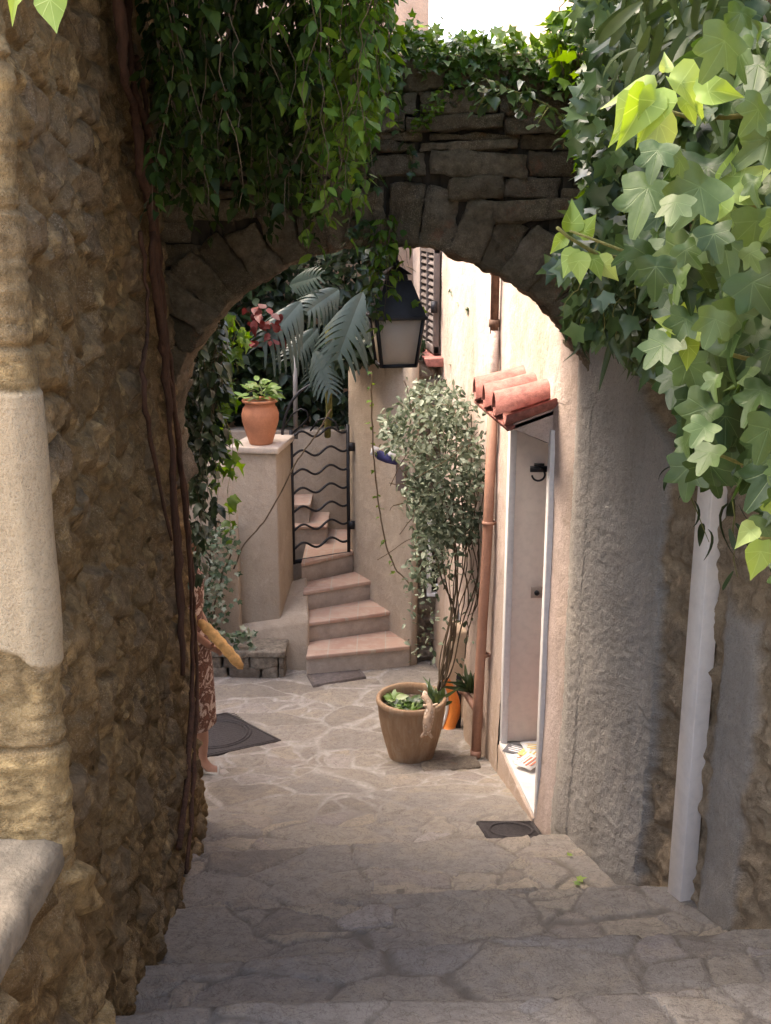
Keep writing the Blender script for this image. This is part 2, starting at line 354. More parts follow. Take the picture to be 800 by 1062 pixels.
L_ivy = leaf_mat('ivy_leaf', [(.028, .055, .02), (.045, .08, .025), (.06, .10, .032), (.10, .15, .05)], .35, .2, .45)
L_big = leaf_mat('large_ivy_leaf', [(.022, .045, .012), (.032, .06, .016), (.045, .08, .021), (.07, .11, .033)], .45, .3, .35, True)
L_young = leaf_mat('young_ivy_leaf', [(.20, .29, .06), (.26, .36, .09), (.33, .41, .14)], .5, .4, .3, True, blotch=.1)
L_lance = leaf_mat('lance_leaf', [(.022, .038, .011), (.034, .052, .016), (.05, .07, .026)], .5, .25, .3)
L_bush = leaf_mat('jasmine_leaf', [(.06, .085, .05), (.10, .13, .08), (.15, .185, .12), (.26, .30, .22)], .5, .2, .3)
L_mon = leaf_mat('monstera_leaf', [(.03, .05, .04), (.042, .063, .05)], .4, .1, .4)
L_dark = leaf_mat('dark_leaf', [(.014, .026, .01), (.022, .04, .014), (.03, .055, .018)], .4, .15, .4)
L_var = leaf_mat('variegated_ivy_leaf', [(.06, .10, .045), (.14, .19, .11), (.34, .37, .27)], .4, .2, .4)
L_succ = leaf_mat('bright_leaf', [(.16, .27, .06), (.24, .36, .11), (.42, .50, .27)], .4, .3, .4)
L_red = leaf_mat('red_leaf', [(.07, .012, .01), (.12, .02, .014)], .5, .15, .3)
# ------------------------------------------------------------ helpers: leaves
def _poly_leaf(outline, rings=1, fold=.18, droop=.15, cy=.3):
    """fan/ring template: outline (x,y), midrib fold, drooping tip"""
    o = np.array(outline, float); n = len(o); c = np.array([0, cy]); V = [c]
    for r in range(1, rings + 1): V += list(c + (o - c) * (r / rings))
    V = np.array(V); z = fold * np.abs(V[:, 0]) ** 1.2 - droop * (V[:, 1]) ** 2 + .04 * np.sin(7 * V[:, 0] + 5 * V[:, 1])
    T = [(0, 1 + k, 1 + (k + 1) % n) for k in range(n)]; 
    for r in range(1, rings):
        a, b = 1 + (r - 1) * n, 1 + r * n
        for k in range(n):
            k2 = (k + 1) % n; T += [(a + k, b + k, b + k2), (a + k, b + k2, a + k2)]
    return np.column_stack([V, z]), np.array(T)
def _ivy_outline(n=44, sharp=1.0):
    pts = []
    lob = [(0, 1.0, 34), (50, .80, 30), (-50, .80, 30), (104, .66, 34), (-104, .66, 34)]
    for k in range(n):
        a = -168 + 336 * k / (n - 1); r = .45
        for (c, R_, wd) in lob:
            x = abs(a - c) / wd
            if x < 1: r = max(r, .45 + (R_ - .45) * (1 - x) ** 1.15)
        if abs(a) > 140: r *= 1 - .35 * (abs(a) - 140) / 28
        pts.append((r * .74 * math.sin(R(a)), .26 + r * .74 * math.cos(R(a))))
    return pts
TP = {
 'pointed': _poly_leaf([(0, 0), (.2, .14), (.3, .36), (.22, .62), (0, 1), (-.22, .62), (-.3, .36), (-.2, .14)], 1, .3, .2),
 'vine': _poly_leaf([(0, 0), (.3, .05), (.34, .3), (.5, .52), (.22, .6), (.12, .8), (0, 1), (-.12, .8), (-.22, .6), (-.5, .52), (-.34, .3), (-.3, .05)], 1, .25, .25),
 'ivys': _poly_leaf([(0, .05), (.3, .0), (.33, .22), (.52, .5), (.2, .55), (0, 1), (-.2, .55), (-.52, .5), (-.33, .22), (-.3, .0)], 1, .25, .15),
 'ivyl': _poly_leaf(_ivy_outline(), 3, .28, .22, .26),
 'young': _poly_leaf([(0, 0), (.16, -.04), (.34, .08), (.40, .26), (.33, .46), (.2, .68), (.09, .86), (0, 1.05), (-.09, .86), (-.2, .68), (-.33, .46), (-.40, .26), (-.34, .08), (-.16, -.04)], 3, .5, .3, .3),
 'oval': _poly_leaf([(0, 0), (.2, .2), (.24, .5), (.14, .8), (0, 1), (-.14, .8), (-.24, .5), (-.2, .2)], 1, .35, .2),
}
def _lance():
    V = []; T = []; m = 7
    for i in range(m):
        t = i / (m - 1); wd = .1 * math.sin(math.pi * min(1, t * .93 + .05)) ** .7 * (1 - .3 * t); yy = math.sin(t * 1.5) * .72; zz = -(1 - math.cos(t * 1.5)) * .62
        V += [(-wd, yy, zz + wd * .5), (0, yy, zz), (wd, yy, zz + wd * .5)]
        if i:
            a = 3 * (i - 1); b = 3 * i; T += [(a, a + 1, b + 1), (a, b + 1, b), (a + 1, a + 2, b + 2), (a + 1, b + 2, b + 1)]
    return np.array(V), np.array(T)
TP['lance'] = _lance()
def leaves(name, tpl, pos, tip, nrm, size, mat, rnd, root=None, parent=None, stems=None, extra=None):
    """one mesh of many leaves; pos tip nrm (n,3), size (n)"""
    V0, T0 = TP[tpl]; pos = np.asarray(pos, float); n = len(pos); tip = np.asarray(tip, float); tip /= np.linalg.norm(tip, axis=1)[:, None] + 1e-9
    nrm = np.asarray(nrm, float); nrm = nrm - tip * (nrm * tip).sum(1)[:, None]; nrm /= np.linalg.norm(nrm, axis=1)[:, None] + 1e-9
    sd_ = np.cross(tip, nrm); size = np.asarray(size, float)[:, None, None]
    W = V0[None, :, 0:1] * sd_[:, None] + V0[None, :, 1:2] * tip[:, None] + V0[None, :, 2:3] * nrm[:, None] * RG.uniform(-.3, 2.4, n)[:, None, None] + .05 * np.sin(V0[None, :, 0:1] * RG.uniform(3, 9, n)[:, None, None] + RG.uniform(0, 6, n)[:, None, None]) * nrm[:, None]
    V = (pos[:, None] + W * size).reshape(-1, 3); T = (T0[None] + (np.arange(n) * len(V0))[:, None, None]).reshape(-1, 3)
    cr = np.repeat(rnd, len(V0)); at = {'cellr': cr, 'lx': np.tile(V0[:, 0], n), 'ly': np.tile(V0[:, 1] - .26, n)}
    o = mesh_np(name, V, [T], mat, parent, at, True)
    if root is not None: under(o, root)
    return o
def rdir(n, base, spread):
    d = np.asarray(base, float) + RG.normal(0, spread, (n, 3)); return d / np.linalg.norm(d, axis=1)[:, None]
# ============================================================ THE GROUND
NOSE = [-.9, -.3, .35, .95, 1.55, 2.15, 2.75, 3.35, 4.05, 4.95]
def G(X, Y):
    X = np.asarray(X, float); Y = np.asarray(Y, float)
    Ye = Y - .09 * X + .035 * vnoise(X * 2.2, Y * 2.2, 3.1) + .012 * vnoise(X * 11, Y * 11, 1.7)
    z = -2.15 - .12 * (np.minimum(Ye, 5.6) - 2.3) + 6 * .19
    for q in NOSE: z = z - .19 * sst(q - .012, q + .02, Ye)
    e = Ye - 5.6
    z = z - .2 * np.clip(e, 0, 1.2) - .085 * np.clip(e - 1.2, 0, 9) + .004 * vnoise(X * 1.3, Y * 1.3)
    return z
def ground():
    xs = np.arange(-3.6, 2.3, .0145); ys = np.arange(-.6, 10.2, .0145)
    fine = (ys > 2.0) | (np.arange(len(ys)) % 3 == 0); ys = ys[fine]
    X, Y = np.meshgrid(xs, ys, indexing='ij')
    wx = X + .12 * fbm(X * 2.1, Y * 2.1, 0, 3, 4) + .015 * fbm(X * 14, Y * 14, 0, 2, 2); wy = Y + .12 * fbm(X * 2.1, Y * 2.1, 5, 3, 8) + .015 * fbm(X * 14, Y * 14, 5, 2, 5)
    f1, f2, cid, lx, ly = worley(wx * 2.1, wy * 3.0, 3, .98)
    g1, g2, gid, _, _ = worley(wx * 4.6 + 5, wy * 5.4, 9, .9)
    sub = (cid > .55); e1 = (f2 - f1); e2 = (g2 - g1) * .6
    e = np.where(sub, np.minimum(e1, e2), e1); cr = np.where(sub, gid, cid)
    yard = sst(5.3, 6.2, Y); ewid = (.05 + .05 * yard) * (1 + 1.3 * fbm(X * 3.5, Y * 3.5, 2, 3, 6))
    ed = np.clip(e / ewid * .45, 0, 1)
    Z = G(X, Y); Z = Z - .012 * (1 - sst(0, .055, e)) * (1 - .5 * yard) + .012 * (hsh(cr * 91) - .5) + .005 * fbm(X * 6, Y * 6, 0, 4) + .012 * (lx * (cid - .5) + ly * (hsh(cid * 33) - .5))
    n, m = X.shape; I = np.arange(n * m).reshape(n, m)
    Q = np.stack([I[:-1, :-1], I[1:, :-1], I[1:, 1:], I[:-1, 1:]], -1).reshape(-1, 4)
    o = mesh_np('paving', np.stack([X, Y, Z], -1).reshape(-1, 3), [Q], M_pave, None, {'cellr': cr, 'edge': ed, 'm1': yard}, True)
    tag(o, kind='structure')
    b = MB(); b.box(-3.55, 2.25, -.6, 10.15, -4.6, -4.25); 
    g = MB(); s = 400.0
    g.add([(-s, -s, -4.6), (s, -s, -4.6), (s, s, -4.6), (-s, s, -4.6)], [], [(0, 1, 2, 3)])
    tag(g.build('ground', M_tan), kind='structure')
ground()
# ============================================================ WALLS
def path_wall(name, path, z0, z1, ds, dz, hf, mat, root=None, side=1, thick=.25, rnd=.05):
    """wall surface along a plan path; hf(S, Z, X, Y) -> height, attrs; closed over the top and down the back"""
    p = np.array(path, float); seg = np.hypot(*(p[1:] - p[:-1]).T); c = np.concatenate([[0], np.cumsum(seg)])
    s = np.arange(0, c[-1], ds); pts = np.column_stack([np.interp(s, c, p[:, 0]), np.interp(s, c, p[:, 1])])
    k = max(1, int(rnd / ds)); ker = np.ones(2 * k + 1) / (2 * k + 1)
    pad = np.vstack([np.repeat(pts[:1], k, 0) + (pts[0] - pts[1]) * np.arange(k, 0, -1)[:, None], pts, np.repeat(pts[-1:], k, 0) + (pts[-1] - pts[-2]) * np.arange(1, k + 1)[:, None]])
    pts = np.column_stack([np.convolve(pad[:, i], ker, 'valid') for i in (0, 1)])
    t = np.gradient(pts, axis=0); t /= np.hypot(t[:, 0], t[:, 1])[:, None]; nr = side * np.column_stack([t[:, 1], -t[:, 0]])
    zs = np.linspace(0, 1, int((np.max(z1 if not callable(z1) else 3) - (z0 if not callable(z0) else -4)) / dz))
    a = z0(pts[:, 0], pts[:, 1]) if callable(z0) else np.full(len(s), z0); b = z1(pts[:, 0], pts[:, 1]) if callable(z1) else np.full(len(s), z1)
    Z = a[:, None] + (b - a)[:, None] * zs[None]; S = np.repeat(s[:, None], len(zs), 1); X = np.repeat(pts[:, :1], len(zs), 1); Y = np.repeat(pts[:, 1:], len(zs), 1)
    h, at = hf(S, Z, X, Y); V = np.stack([X + nr[:, :1] * h, Y + nr[:, 1:] * h, Z], -1)
    back_t = V[:, -1].copy(); back_t[:, :2] -= nr * thick; back_b = back_t.copy(); back_b[:, 2] = a
    V = np.concatenate([V, back_t[:, None], back_b[:, None]], 1)
    at = {q: np.concatenate([v, v[:, -1:], v[:, -1:]], 1) for q, v in at.items()}
    n, m = V.shape[:2]; I = np.arange(n * m).reshape(n, m); Q = np.stack([I[:-1, :-1], I[1:, :-1], I[1:, 1:], I[:-1, 1:]], -1).reshape(-1, 4)
    if side < 0: Q = Q[:, ::-1]
    o = mesh_np(name, V.reshape(-1, 3), [Q], mat, None, at, True)
    if root is not None: under(o, root)
    return o
def rubble(S, Z, seed, sx=4.0, sz=7.5, amp=.03):
    ws = S + .05 * fbm(S * 4, Z * 4, 0, 3, seed); wz = Z + .04 * fbm(S * 4, Z * 4, 7, 3, seed + 5)
    f1, f2, cid, lx, lz = worley(ws * sx, wz * sz, seed, .9); e = f2 - f1
    sh = S + .0; h = amp * (sst(-.05, .34, e) * (.45 + .8 * cid)) + amp * .8 * (lx * (hsh(cid * 71) - .5) + lz * (hsh(cid * 37) - .6)) * sst(0, .25, e)
    h = h + .022 * fbm(S * 7, Z * 7 + S * 3, 0, 4, seed + 2) + .025 * fbm(S * 2.2, Z * 2.2, 3, 3, seed + 3) + .010 * fbm(S * 24, Z * 15, 0, 4, seed + 1) + .018 * (1 - np.abs(fbm(S * 11 + Z * 4, Z * 8, 1, 3, seed + 6)) * 3)
    return h, cid, e
# left wall
LW = [(-2.0, 2.32), (-.772, 2.32), (-1.035, 5.2), (-1.07, 5.62), (-2.6, 5.75)]
def hf_left(S, Z, X, Y):
    h, cid, e = rubble(S, Z, 2)
    wall = sst(2.34, 2.40, Y)                                          # street face
    h = h * (1.05 * wall + .5 * (1 - wall)) + .02 * sst(-1.7, -3.2, Z) * wall
    # ashlar blocks on the end face
    b1, b2, bid, bx, bz = worley(S * 1.9, (Z + .02 * fbm(S * 3, Z * 3)) * 3.4, 21, .35); eb = b2 - b1
    h2 = .02 + .012 * sst(0, .07, eb) + .012 * (bid - .5) + .009 * fbm(S * 3, Z * 16, 0, 4, 9) + .012 * fbm(S * 8, Z * 14, 0, 4, 5) + .006 * fbm(S * 30, Z * 45, 0, 3, 3)
    h = h * wall + h2 * (1 - wall); cid = np.where(wall > .5, cid * .8, bid * .3 + .75); e = np.where(wall > .5, e, eb)
    # smooth plaster panel on the end face
    dx = -.73 - X; nz = .06 * fbm(X * 7, Z * 7, 0, 4, 7)
    lo = -1.0 + .30 * np.clip(dx / .18, 0, 3) * .33 + nz * .8; hi = -.36 + nz
    m = sst(lo - .008, lo + .008, Z) * (1 - sst(hi - .008, hi + .008, Z)) * (1 - wall)
    h = h * (1 - m) + m * (.045 + .004 * fbm(X * 6, Z * 6))
    return h, {'cellr': cid, 'edge': np.clip(e * 2.2, 0, 1), 'm1': m}
lw = empty('stone_wall', (-.8, 3.8, -3.0), 'rough brown rubble stone wall on the left with a pale plaster patch on its corner', 'wall')
path_wall('wall_face', LW, lambda x, y: G(x, y) - .25, lambda x, y: 1.15 + 0 * x, .0075, .009, hf_left, M_rubble, lw, 1, .3, .0076)
lb = empty('stone_ledge', (-1.2, 1.4, -2.2), 'worn grey stone ledge at the foot of the plastered wall corner', 'ledge')
def hf_ledge(S, Z, X, Y):
    h, cid, e = rubble(S, Z, 6, 5, 6, .05)
    return h + .05 * sst(-1.6, -2.4, Z) - .05, {'cellr': cid, 'edge': np.clip(e * 2.2, 0, 1), 'm1': 0 * h}
path_wall('base', [(-.755, .3), (-.755, 2.5)], -3.0, -1.47, .0125, .0125, hf_ledge, M_rubble, lb, 1, .4, .03)
def slab(name, xs, ys, zt, zb, mat, root, seed):
    X, Y = np.meshgrid(np.linspace(*xs, 120), np.linspace(*ys, 150), indexing='ij')
    bx = .02 * fbm(Y * 4, X * 0, 0, 3, seed); Xd = X + bx * (X - xs[0]) / (xs[1] - xs[0])
    edge = np.minimum.reduce([Xd - xs[0], xs[1] - X, Y - ys[0], ys[1] - Y]); Z = zt - .02 * (1 - sst(0, .03, edge)) + .006 * fbm(X * 5, Y * 5, 0, 5, seed)
    n, m = X.shape; I = np.arange(n * m).reshape(n, m); Q = np.stack([I[:-1, :-1], I[1:, :-1], I[1:, 1:], I[:-1, 1:]], -1).reshape(-1, 4)
    V = np.stack([Xd, Y, Z], -1).reshape(-1, 3); ring = np.concatenate([I[:, 0], I[-1, 1:], I[::-1, -1][1:], I[0, ::-1][1:-1]])
    B = V[ring].copy(); B[:, 2] = zb; k = len(ring); j = np.arange(k); Q2 = np.stack([ring[j], n * m + j, n * m + (j + 1) % k, ring[(j + 1) % k]], -1)
    a = np.full(len(V) + k, .5)
    o = mesh_np(name, np.vstack([V, B]), [Q, Q2], mat, None, {'cellr': a, 'edge': a * 2, 'm1': a * 2}, True); under(o, root); return o
M_ledge = plain('ledge_stone', (.19, .158, .112), .9, .4, 13, 1.0)
slab('slab', (-3.0, -.755), (.3, 2.38), -1.40, -1.47, M_ledge, lb, 3)
# right wall, grey plaster then brown stone
RWL = [(1.62, -.5), (1.56, 2.6), (1.44, 3.55), (1.19, 4.31), (.965, 5.15), (.99, 5.4)]
def hf_right(S, Z, X, Y):
    h, cid, e = rubble(S, Z, 12, 3.2, 4.6, .018)
    nz = fbm(Y * 5, Z * 5, 0, 4, 3)
    yb = 4.33 + .04 * nz + .018 * fbm(Y * 25, Z * 25, 0, 3, 8) + .30 * sst(-.95, -.62, Z + .12 * nz)           # plaster edge, chipped back near the top
    m = sst(yb - .012, yb + .012, Y) * (1 - sst(-.5, -.42, Z + .08 * nz))
    # darker smeared patch next to the pipe
    m2 = sst(3.72, 3.76, Y + .05 * nz) * (1 - sst(3.93, 3.97, Y + .03 * nz)) * (1 - sst(-1.5, -1.3, Z + .2 * nz))
    ph = .058 + .005 * fbm(Y * 7 + Z * 3, Z * 5, 0, 4, 5) + .0065 * fbm(Y * 55, Z * 48, 0, 3, 6) + .006 * fbm(Y * 1.5, Z * 1.5)
    h = h * (1 - m) + m * ph; h = h * (1 - m2) + m2 * (.035 + .006 * fbm(Y * 12, Z * 12)); h = h + .03 * sst(-2.4, -3.1, Z)
    return h, {'cellr': cid, 'edge': np.clip(e * 1.5, 0, 1), 'm1': np.clip(m + .75 * m2, 0, 1)}
rw = path_wall('side_wall', RWL, lambda x, y: G(x, y) - .3, lambda x, y: 1.1 + 0 * x, .0135, .0135, hf_right, M_brown, None, -1, .35, .014)
tag(rw, 'brown stone wall on the right with a broad grey rough-plastered strip', 'wall')
# pink wall beyond the arch
PA = (.94, 5.36); PB = (.268, 10.5); 
def pinkX(Y): return 1.4965 - .117 * Y + .10 * np.clip((5.5 - Y) / .33, 0, 1)
DY0, DY1, DZ0, DZT = 5.55, 6.46, -3.24, -1.08       # door opening
def hf_pink(S, Z, X, Y):
    h = .012 * fbm(Y * 1.7, Z * 1.7, 0, 4, 3) + .003 * fbm(Y * 14, Z * 14, 0, 3, 1)
    h = h + .07 * np.exp(-((Y - 7.15) / .28) ** 2) * sst(-2.1, -3.0, Z) + .03 * sst(-2.6, -3.5, Z)
    return h, {'cellr': 0 * h + .5, 'edge': 0 * h + 1, 'm1': 0 * h}
pk = empty('pink_house', (.9, 7.6, -3.5), 'salmon pink plastered house wall seen through the arch', 'house')
def pink_seg(name, ya, yb, z0, z1, thick=.12):
    n = max(2, int((yb - ya) / .1)); pts = [(pinkX(y), y) for y in np.linspace(ya, yb, n)]
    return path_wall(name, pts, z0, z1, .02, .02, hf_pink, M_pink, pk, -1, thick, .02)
gz = lambda x, y: G(x, y) - .2
def merge(obs, name):
    dg = None; V = []; Q = []; n = 0
    for o in obs:
        me = o.data; v = np.empty(len(me.vertices) * 3, np.float32); me.vertices.foreach_get('co', v); q = np.empty(len(me.loops), np.int32); me.loops.foreach_get('vertex_index', q)
        V.append(v.reshape(-1, 3)); Q.append(q.reshape(-1, 4) + n); n += len(me.vertices)
    m = obs[0].data.materials[0]
    for o in obs: bpy.data.objects.remove(o)
    r = mesh_np(name, np.vstack(V), [np.vstack(Q)], m, None, None, True); under(r, pk); return r
def arch_top(x, y):      # lower edge of the wall above the door: a flat segmental curve
    t = (y - (DY0 + DY1) / 2) / ((DY1 - DY0) / 2); return DZT + .10 * np.sqrt(np.clip(1 - t * t, 0, 1))
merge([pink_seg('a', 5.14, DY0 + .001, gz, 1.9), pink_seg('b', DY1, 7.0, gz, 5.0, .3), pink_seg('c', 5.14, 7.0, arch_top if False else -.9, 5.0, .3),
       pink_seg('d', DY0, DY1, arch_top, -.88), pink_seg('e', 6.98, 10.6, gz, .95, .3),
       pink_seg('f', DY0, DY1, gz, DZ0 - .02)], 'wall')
b = MB()                                              # body of the house behind the wall, roofed
b.box(2.4, 6, 5.4, 6.99, -4, 5.0); b.box(.95, 6, 7.0, 10.6, -4, .9); b.box(1.05, 2.4, 6.75, 6.98, -4, 4.9); b.box(1.25, 2.4, 5.45, 6.7, -.75, 4.9)
b.build('house_body', M_pink, root=pk)
# ============================================================ THE ARCH
AX, ACX, AZ0, AB = 1.0, 0.0, -1.02, .89      # half width, centre, springing, rise
AY0, AY1 = 5.06, 5.50
ar = empty('stone_arch', (0, 5.3, AZ0), 'dark mossy stone arch spanning the alley between the two walls', 'arch')
random.seed(4)
def ell(t, g=0.0): return (ACX + (AX + g) * math.cos(t), AZ0 + (AB + g) * math.sin(t))
mb = MB(); tt = -.25; k = 0
while tt < math.pi + .25:
    dt = random.uniform(.105, .145); t0 = tt + .001; t1 = tt + dt - .004; dep = random.uniform(.22, .30); tm = (t0 + t1) / 2
    a0 = np.array(ell(tm, 0)); a1 = np.array(ell(tm, dep)); e0 = np.array(ell(t0, dep / 2)); e1 = np.array(ell(t1, dep / 2))
    rad = (a1 - a0) / 2; tan = (e1 - e0) / 2; c = (a0 + a1) / 2; yo = random.uniform(-.02, .02)
    stone(mb, (c[0], (AY0 + AY1) / 2 + yo, c[1]), (rad[0], 0, rad[1]), (tan[0], 0, tan[1]), (0, (AY1 - AY0) / 2 + .01, 0), k * 7 + 3, .45, .026, 12)
    tt += dt; k += 1
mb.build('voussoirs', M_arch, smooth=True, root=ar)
mb = MB(); z = -1.0; k = 100; ztop = .66
while z < ztop - .02:
    hgt = random.uniform(.065, .115) if z < .4 else .105
    if ztop - (z + hgt) < .06: hgt = ztop - z
    x = -1.75 + random.uniform(0, .2)
    while x < 1.6:
        L = random.uniform(.2, .46); xc = x + L / 2; zc = z + hgt / 2
        inn = ((xc - ACX) / (AX + .27)) ** 2 + ((zc - AZ0) / (AB + .27)) ** 2 < 1
        if not inn:
            pr = random.uniform(-.025, .025) - (.035 if z > .3 else 0); tl = random.uniform(-.07, .07)
            hh = hgt * random.choice((1, 1, .9, .55)); stone(mb, (xc, (AY0 + AY1) / 2 + pr, zc - (hgt - hh) / 2), (L / 2 - .003, 0, tl * L / 2), (0, .23, 0), (0, 0, hh / 2 - .001), k, .6, .022, 8)
            if hh < hgt * .7: stone(mb, (xc + .03, (AY0 + AY1) / 2 + pr + .015, zc + hh / 2), (L / 2 * .9, 0, 0), (0, .23, 0), (0, 0, (hgt - hh) / 2 - .004), k + 77, .6, .016, 6)
        x += L; k += 1
    z += hgt
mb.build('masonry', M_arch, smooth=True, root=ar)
mb = MB(); n = 40
prev = None
for i in range(n + 1):
    t = math.pi * i / n; xi, zi = ell(t, .03)
    if prev is not None:
        (xa, za) = prev; mb.hexa([(xi, AY0 + .045, zi), (xa, AY0 + .045, za), (xa, AY1 - .045, za), (xi, AY1 - .045, zi), (xi, AY0 + .045, ztop - .04), (xa, AY0 + .045, ztop - .04), (xa, AY1 - .045, ztop - .04), (xi, AY1 - .045, ztop - .04)])
    prev = (xi, zi)
mb.box(-1.7, -1.03, AY0 + .045, AY1 - .045, -1.0, ztop - .04); mb.box(1.03, 1.5, AY0 + .045, AY1 - .045, -1.0, ztop - .04)
mb.build('mortar_core', plain('dark_mortar', (.045, .038, .028), .95, .3, 20, .6), root=ar)
# ============================================================ COURTYARD: stair walls, steps, back house
def plaster_block(name, poly, z0, z1, label, cat, mat=M_tan, top=None):
    mb = MB(); mb.prism([(x, y, z0) for x, y in poly], (0, 0, z1 - z0)); o = mb.build(name, mat, bevel=.012); return tag(o, label, cat)
def px2(px, Y, py=560): p = P(px, py, Y); return (p.x, p.y)
# pillar with cap, garden wall to its left
gp = empty('gate_pillar', (*px2(270, 9.05), -3.7), 'tan plastered gate pillar with a flat stone cap left of the iron gate', 'pillar')
A, B_, C_ = px2(243, 8.95), px2(289, 8.9), px2(304, 9.42)
D_ = (A[0] + C_[0] - B_[0] + .05, A[1] + .5)
z_cap = P(270, 468, 9.0).z
mb = MB(); mb.prism([(A[0], A[1], -3.9), (B_[0], B_[1], -3.9), (C_[0], C_[1], -3.9), (D_[0], D_[1], -3.9)], (0, 0, z_cap + 3.9)); mb.build('shaft', M_tan, bevel=.015, root=gp)
cx = sum(p[0] for p in (A, B_, C_, D_)) / 4; cy = sum(p[1] for p in (A, B_, C_, D_)) / 4
mb = MB(); mb.prism([(cx + (p[0] - cx) * 1.14, cy + (p[1] - cy) * 1.12, z_cap) for p in (A, B_, C_, D_)], (0, 0, .055)); mb.build('cap', M_stonecap, bevel=.01, root=gp)
W0 = px2(150, 9.0); lean = .1
mb = MB(); wz = P(250, 520, 9.0).z
mb.hexa([(-3.6, 8.85, -3.95), (A[0] + .04, 8.80, -3.95), (A[0] + .04, 9.25, -3.95), (-3.6, 9.25, -3.95), (-3.6, 8.97, wz + .3), (A[0] + .04, 8.97, wz + .3), (A[0] + .04, 9.25, wz + .3), (-3.6, 9.25, wz + .3)])
tag(mb.build('garden_wall', M_tan, bevel=.02), 'low tan garden wall under hanging ivy left of the gate pillar', 'wall')
# flared foot between the pillar and the steps
fl = [P(228, 690, 8.68), P(320, 694, 8.62), P(318, 640, 9.0), P(305, 612, 9.3)]
mb = MB(); a = px2(240, 8.8); 
mb.hexa([(-1.42, 8.72, -3.95), (-.64, 8.66, -3.95), (-.64, 9.4, -3.95), (-1.42, 9.3, -3.95), (-1.36, 8.86, -3.45), (-.645, 8.8, -3.30), (-.70, 9.4, -3.1), (-1.36, 9.3, -3.3)])
tag(mb.build('stair_footing', M_tan, bevel=.03), 'flared plaster footing beside the bottom steps under the gate pillar', 'footing')
# steps
sm = empty('stairs', (-.25, 9.1, -3.8), 'short flight of terracotta-topped steps rising to the iron gate', 'stairs')
ZT = [-3.52, -3.34, -3.16, -2.975]; XR = [.205, .08, -.10, -.30]; YL = [8.55, 8.84, 9.13, 9.36]; YR = [8.78, 9.14, 9.45, 9.72]
tr = MB(); rs = MB()
for i in range(4):
    zb = -4.0 if i == 0 else ZT[i - 1] - .02; xl = -.655 - .03 * i; xr = XR[i]; yb = 10.4
    rs.hexa([(xl, YL[i], zb), (xr, YR[i], zb), (xr, yb, zb), (xl, yb, zb), (xl, YL[i], ZT[i] - .035), (xr, YR[i], ZT[i] - .035), (xr, yb, ZT[i] - .035), (xl, yb, ZT[i] - .035)])
    nx = (YL[i + 1], YR[i + 1]) if i < 3 else (10.4, 10.4); f = .018
    tr.hexa([(xl, YL[i] - f, ZT[i] - .033), (xr, YR[i] - f, ZT[i] - .033), (xr, nx[1] + .1, ZT[i] - .033), (xl, nx[0] + .03, ZT[i] - .033), (xl, YL[i] - f, ZT[i]), (xr, YR[i] - f, ZT[i]), (xr, nx[1] + .1, ZT[i]), (xl, nx[0] + .03, ZT[i])])
rs.build('risers', M_riser, bevel=.006, root=sm); tr.build('treads', M_steptile, bevel=.005, root=sm)
up = MB(); ut = MB()
for k, (x1, y0, zt) in enumerate([(-.56, 9.95, -2.80), (-.72, 10.05, -2.62), (-.95, 10.05, -2.44)]):
    up.box(-2.4, x1, y0, 10.5, -3.4, zt - .03); ut.box(-2.42, x1 + .015, y0 - .015, 10.5, zt - .028, zt)
up.build('upper_risers', M_riser, bevel=.006, root=sm); ut.build('upper_treads', M_steptile, bevel=.005, root=sm)
# wall right of the steps, plastered, then exposed stone, running into the pink house
swt = P(400, 372, 9.1).z
sw = empty('stair_wall', (0, 9.3, -3.8), 'tan plastered wall rising on the right of the terracotta steps', 'wall')
mb = MB(); mb.prism([(-.33, 9.80, -4), (-.27, 9.66, -4), (.215, 8.80, -4), (.27, 8.83, -4), (.27, 10.3, -4), (-.33, 10.3, -4)], (0, 0, swt + 4)); mb.build('plastered_face', M_tan, bevel=.02, root=sw)
def hf_st(S, Z, X, Y):
    h, cid, e = rubble(S, Z, 31, 5, 7, .05); return h, {'cellr': cid, 'edge': np.clip(e * 2, 0, 1), 'm1': h * 0}
o = path_wall('exposed_stonework', [(.27, 8.98), (.62, 9.0)], -4.0, swt, .012, .012, hf_st, M_backstone, sw, 1, .25, .02)
mb = MB(); mb.box(-2.6, -.2, 10.45, 10.7, -4, P(330, 447, 10.45).z); mb.build('landing_wall', M_tan, root=sw, bevel=.01)
# low stone bench left
random.seed(9); mb = MB(); p0 = P(226, 697, 8.5); p1 = P(296, 690, 8.55)
zt = P(260, 672, 8.55).z; xx = p0.x - .5; k = 900
for row, (zz, hh) in enumerate(((-3.70, .11), (-3.60, .10))):
    x = xx + (.1 if row else 0)
    while x < p1.x - .03:
        L = random.uniform(.14, .3); L = min(L, p1.x - x); stone(mb, (x + L / 2, 8.68, zz + hh / 2 - .02), (L / 2 - .006, 0, 0), (0, .17, 0), (0, 0, hh / 2), k, .5, .014); x += L; k += 1
stone(mb, ((xx + p1.x) / 2, 8.68, -3.49), ((p1.x - xx) / 2 + .01, 0, 0), (0, .19, 0), (0, 0, .025), 4, .3, .008, 8, .8)
tag(mb.build('stone_bench', M_backstone, smooth=True), 'low rubble stone kerb block with flat top at the foot of the garden wall', 'stone kerb')
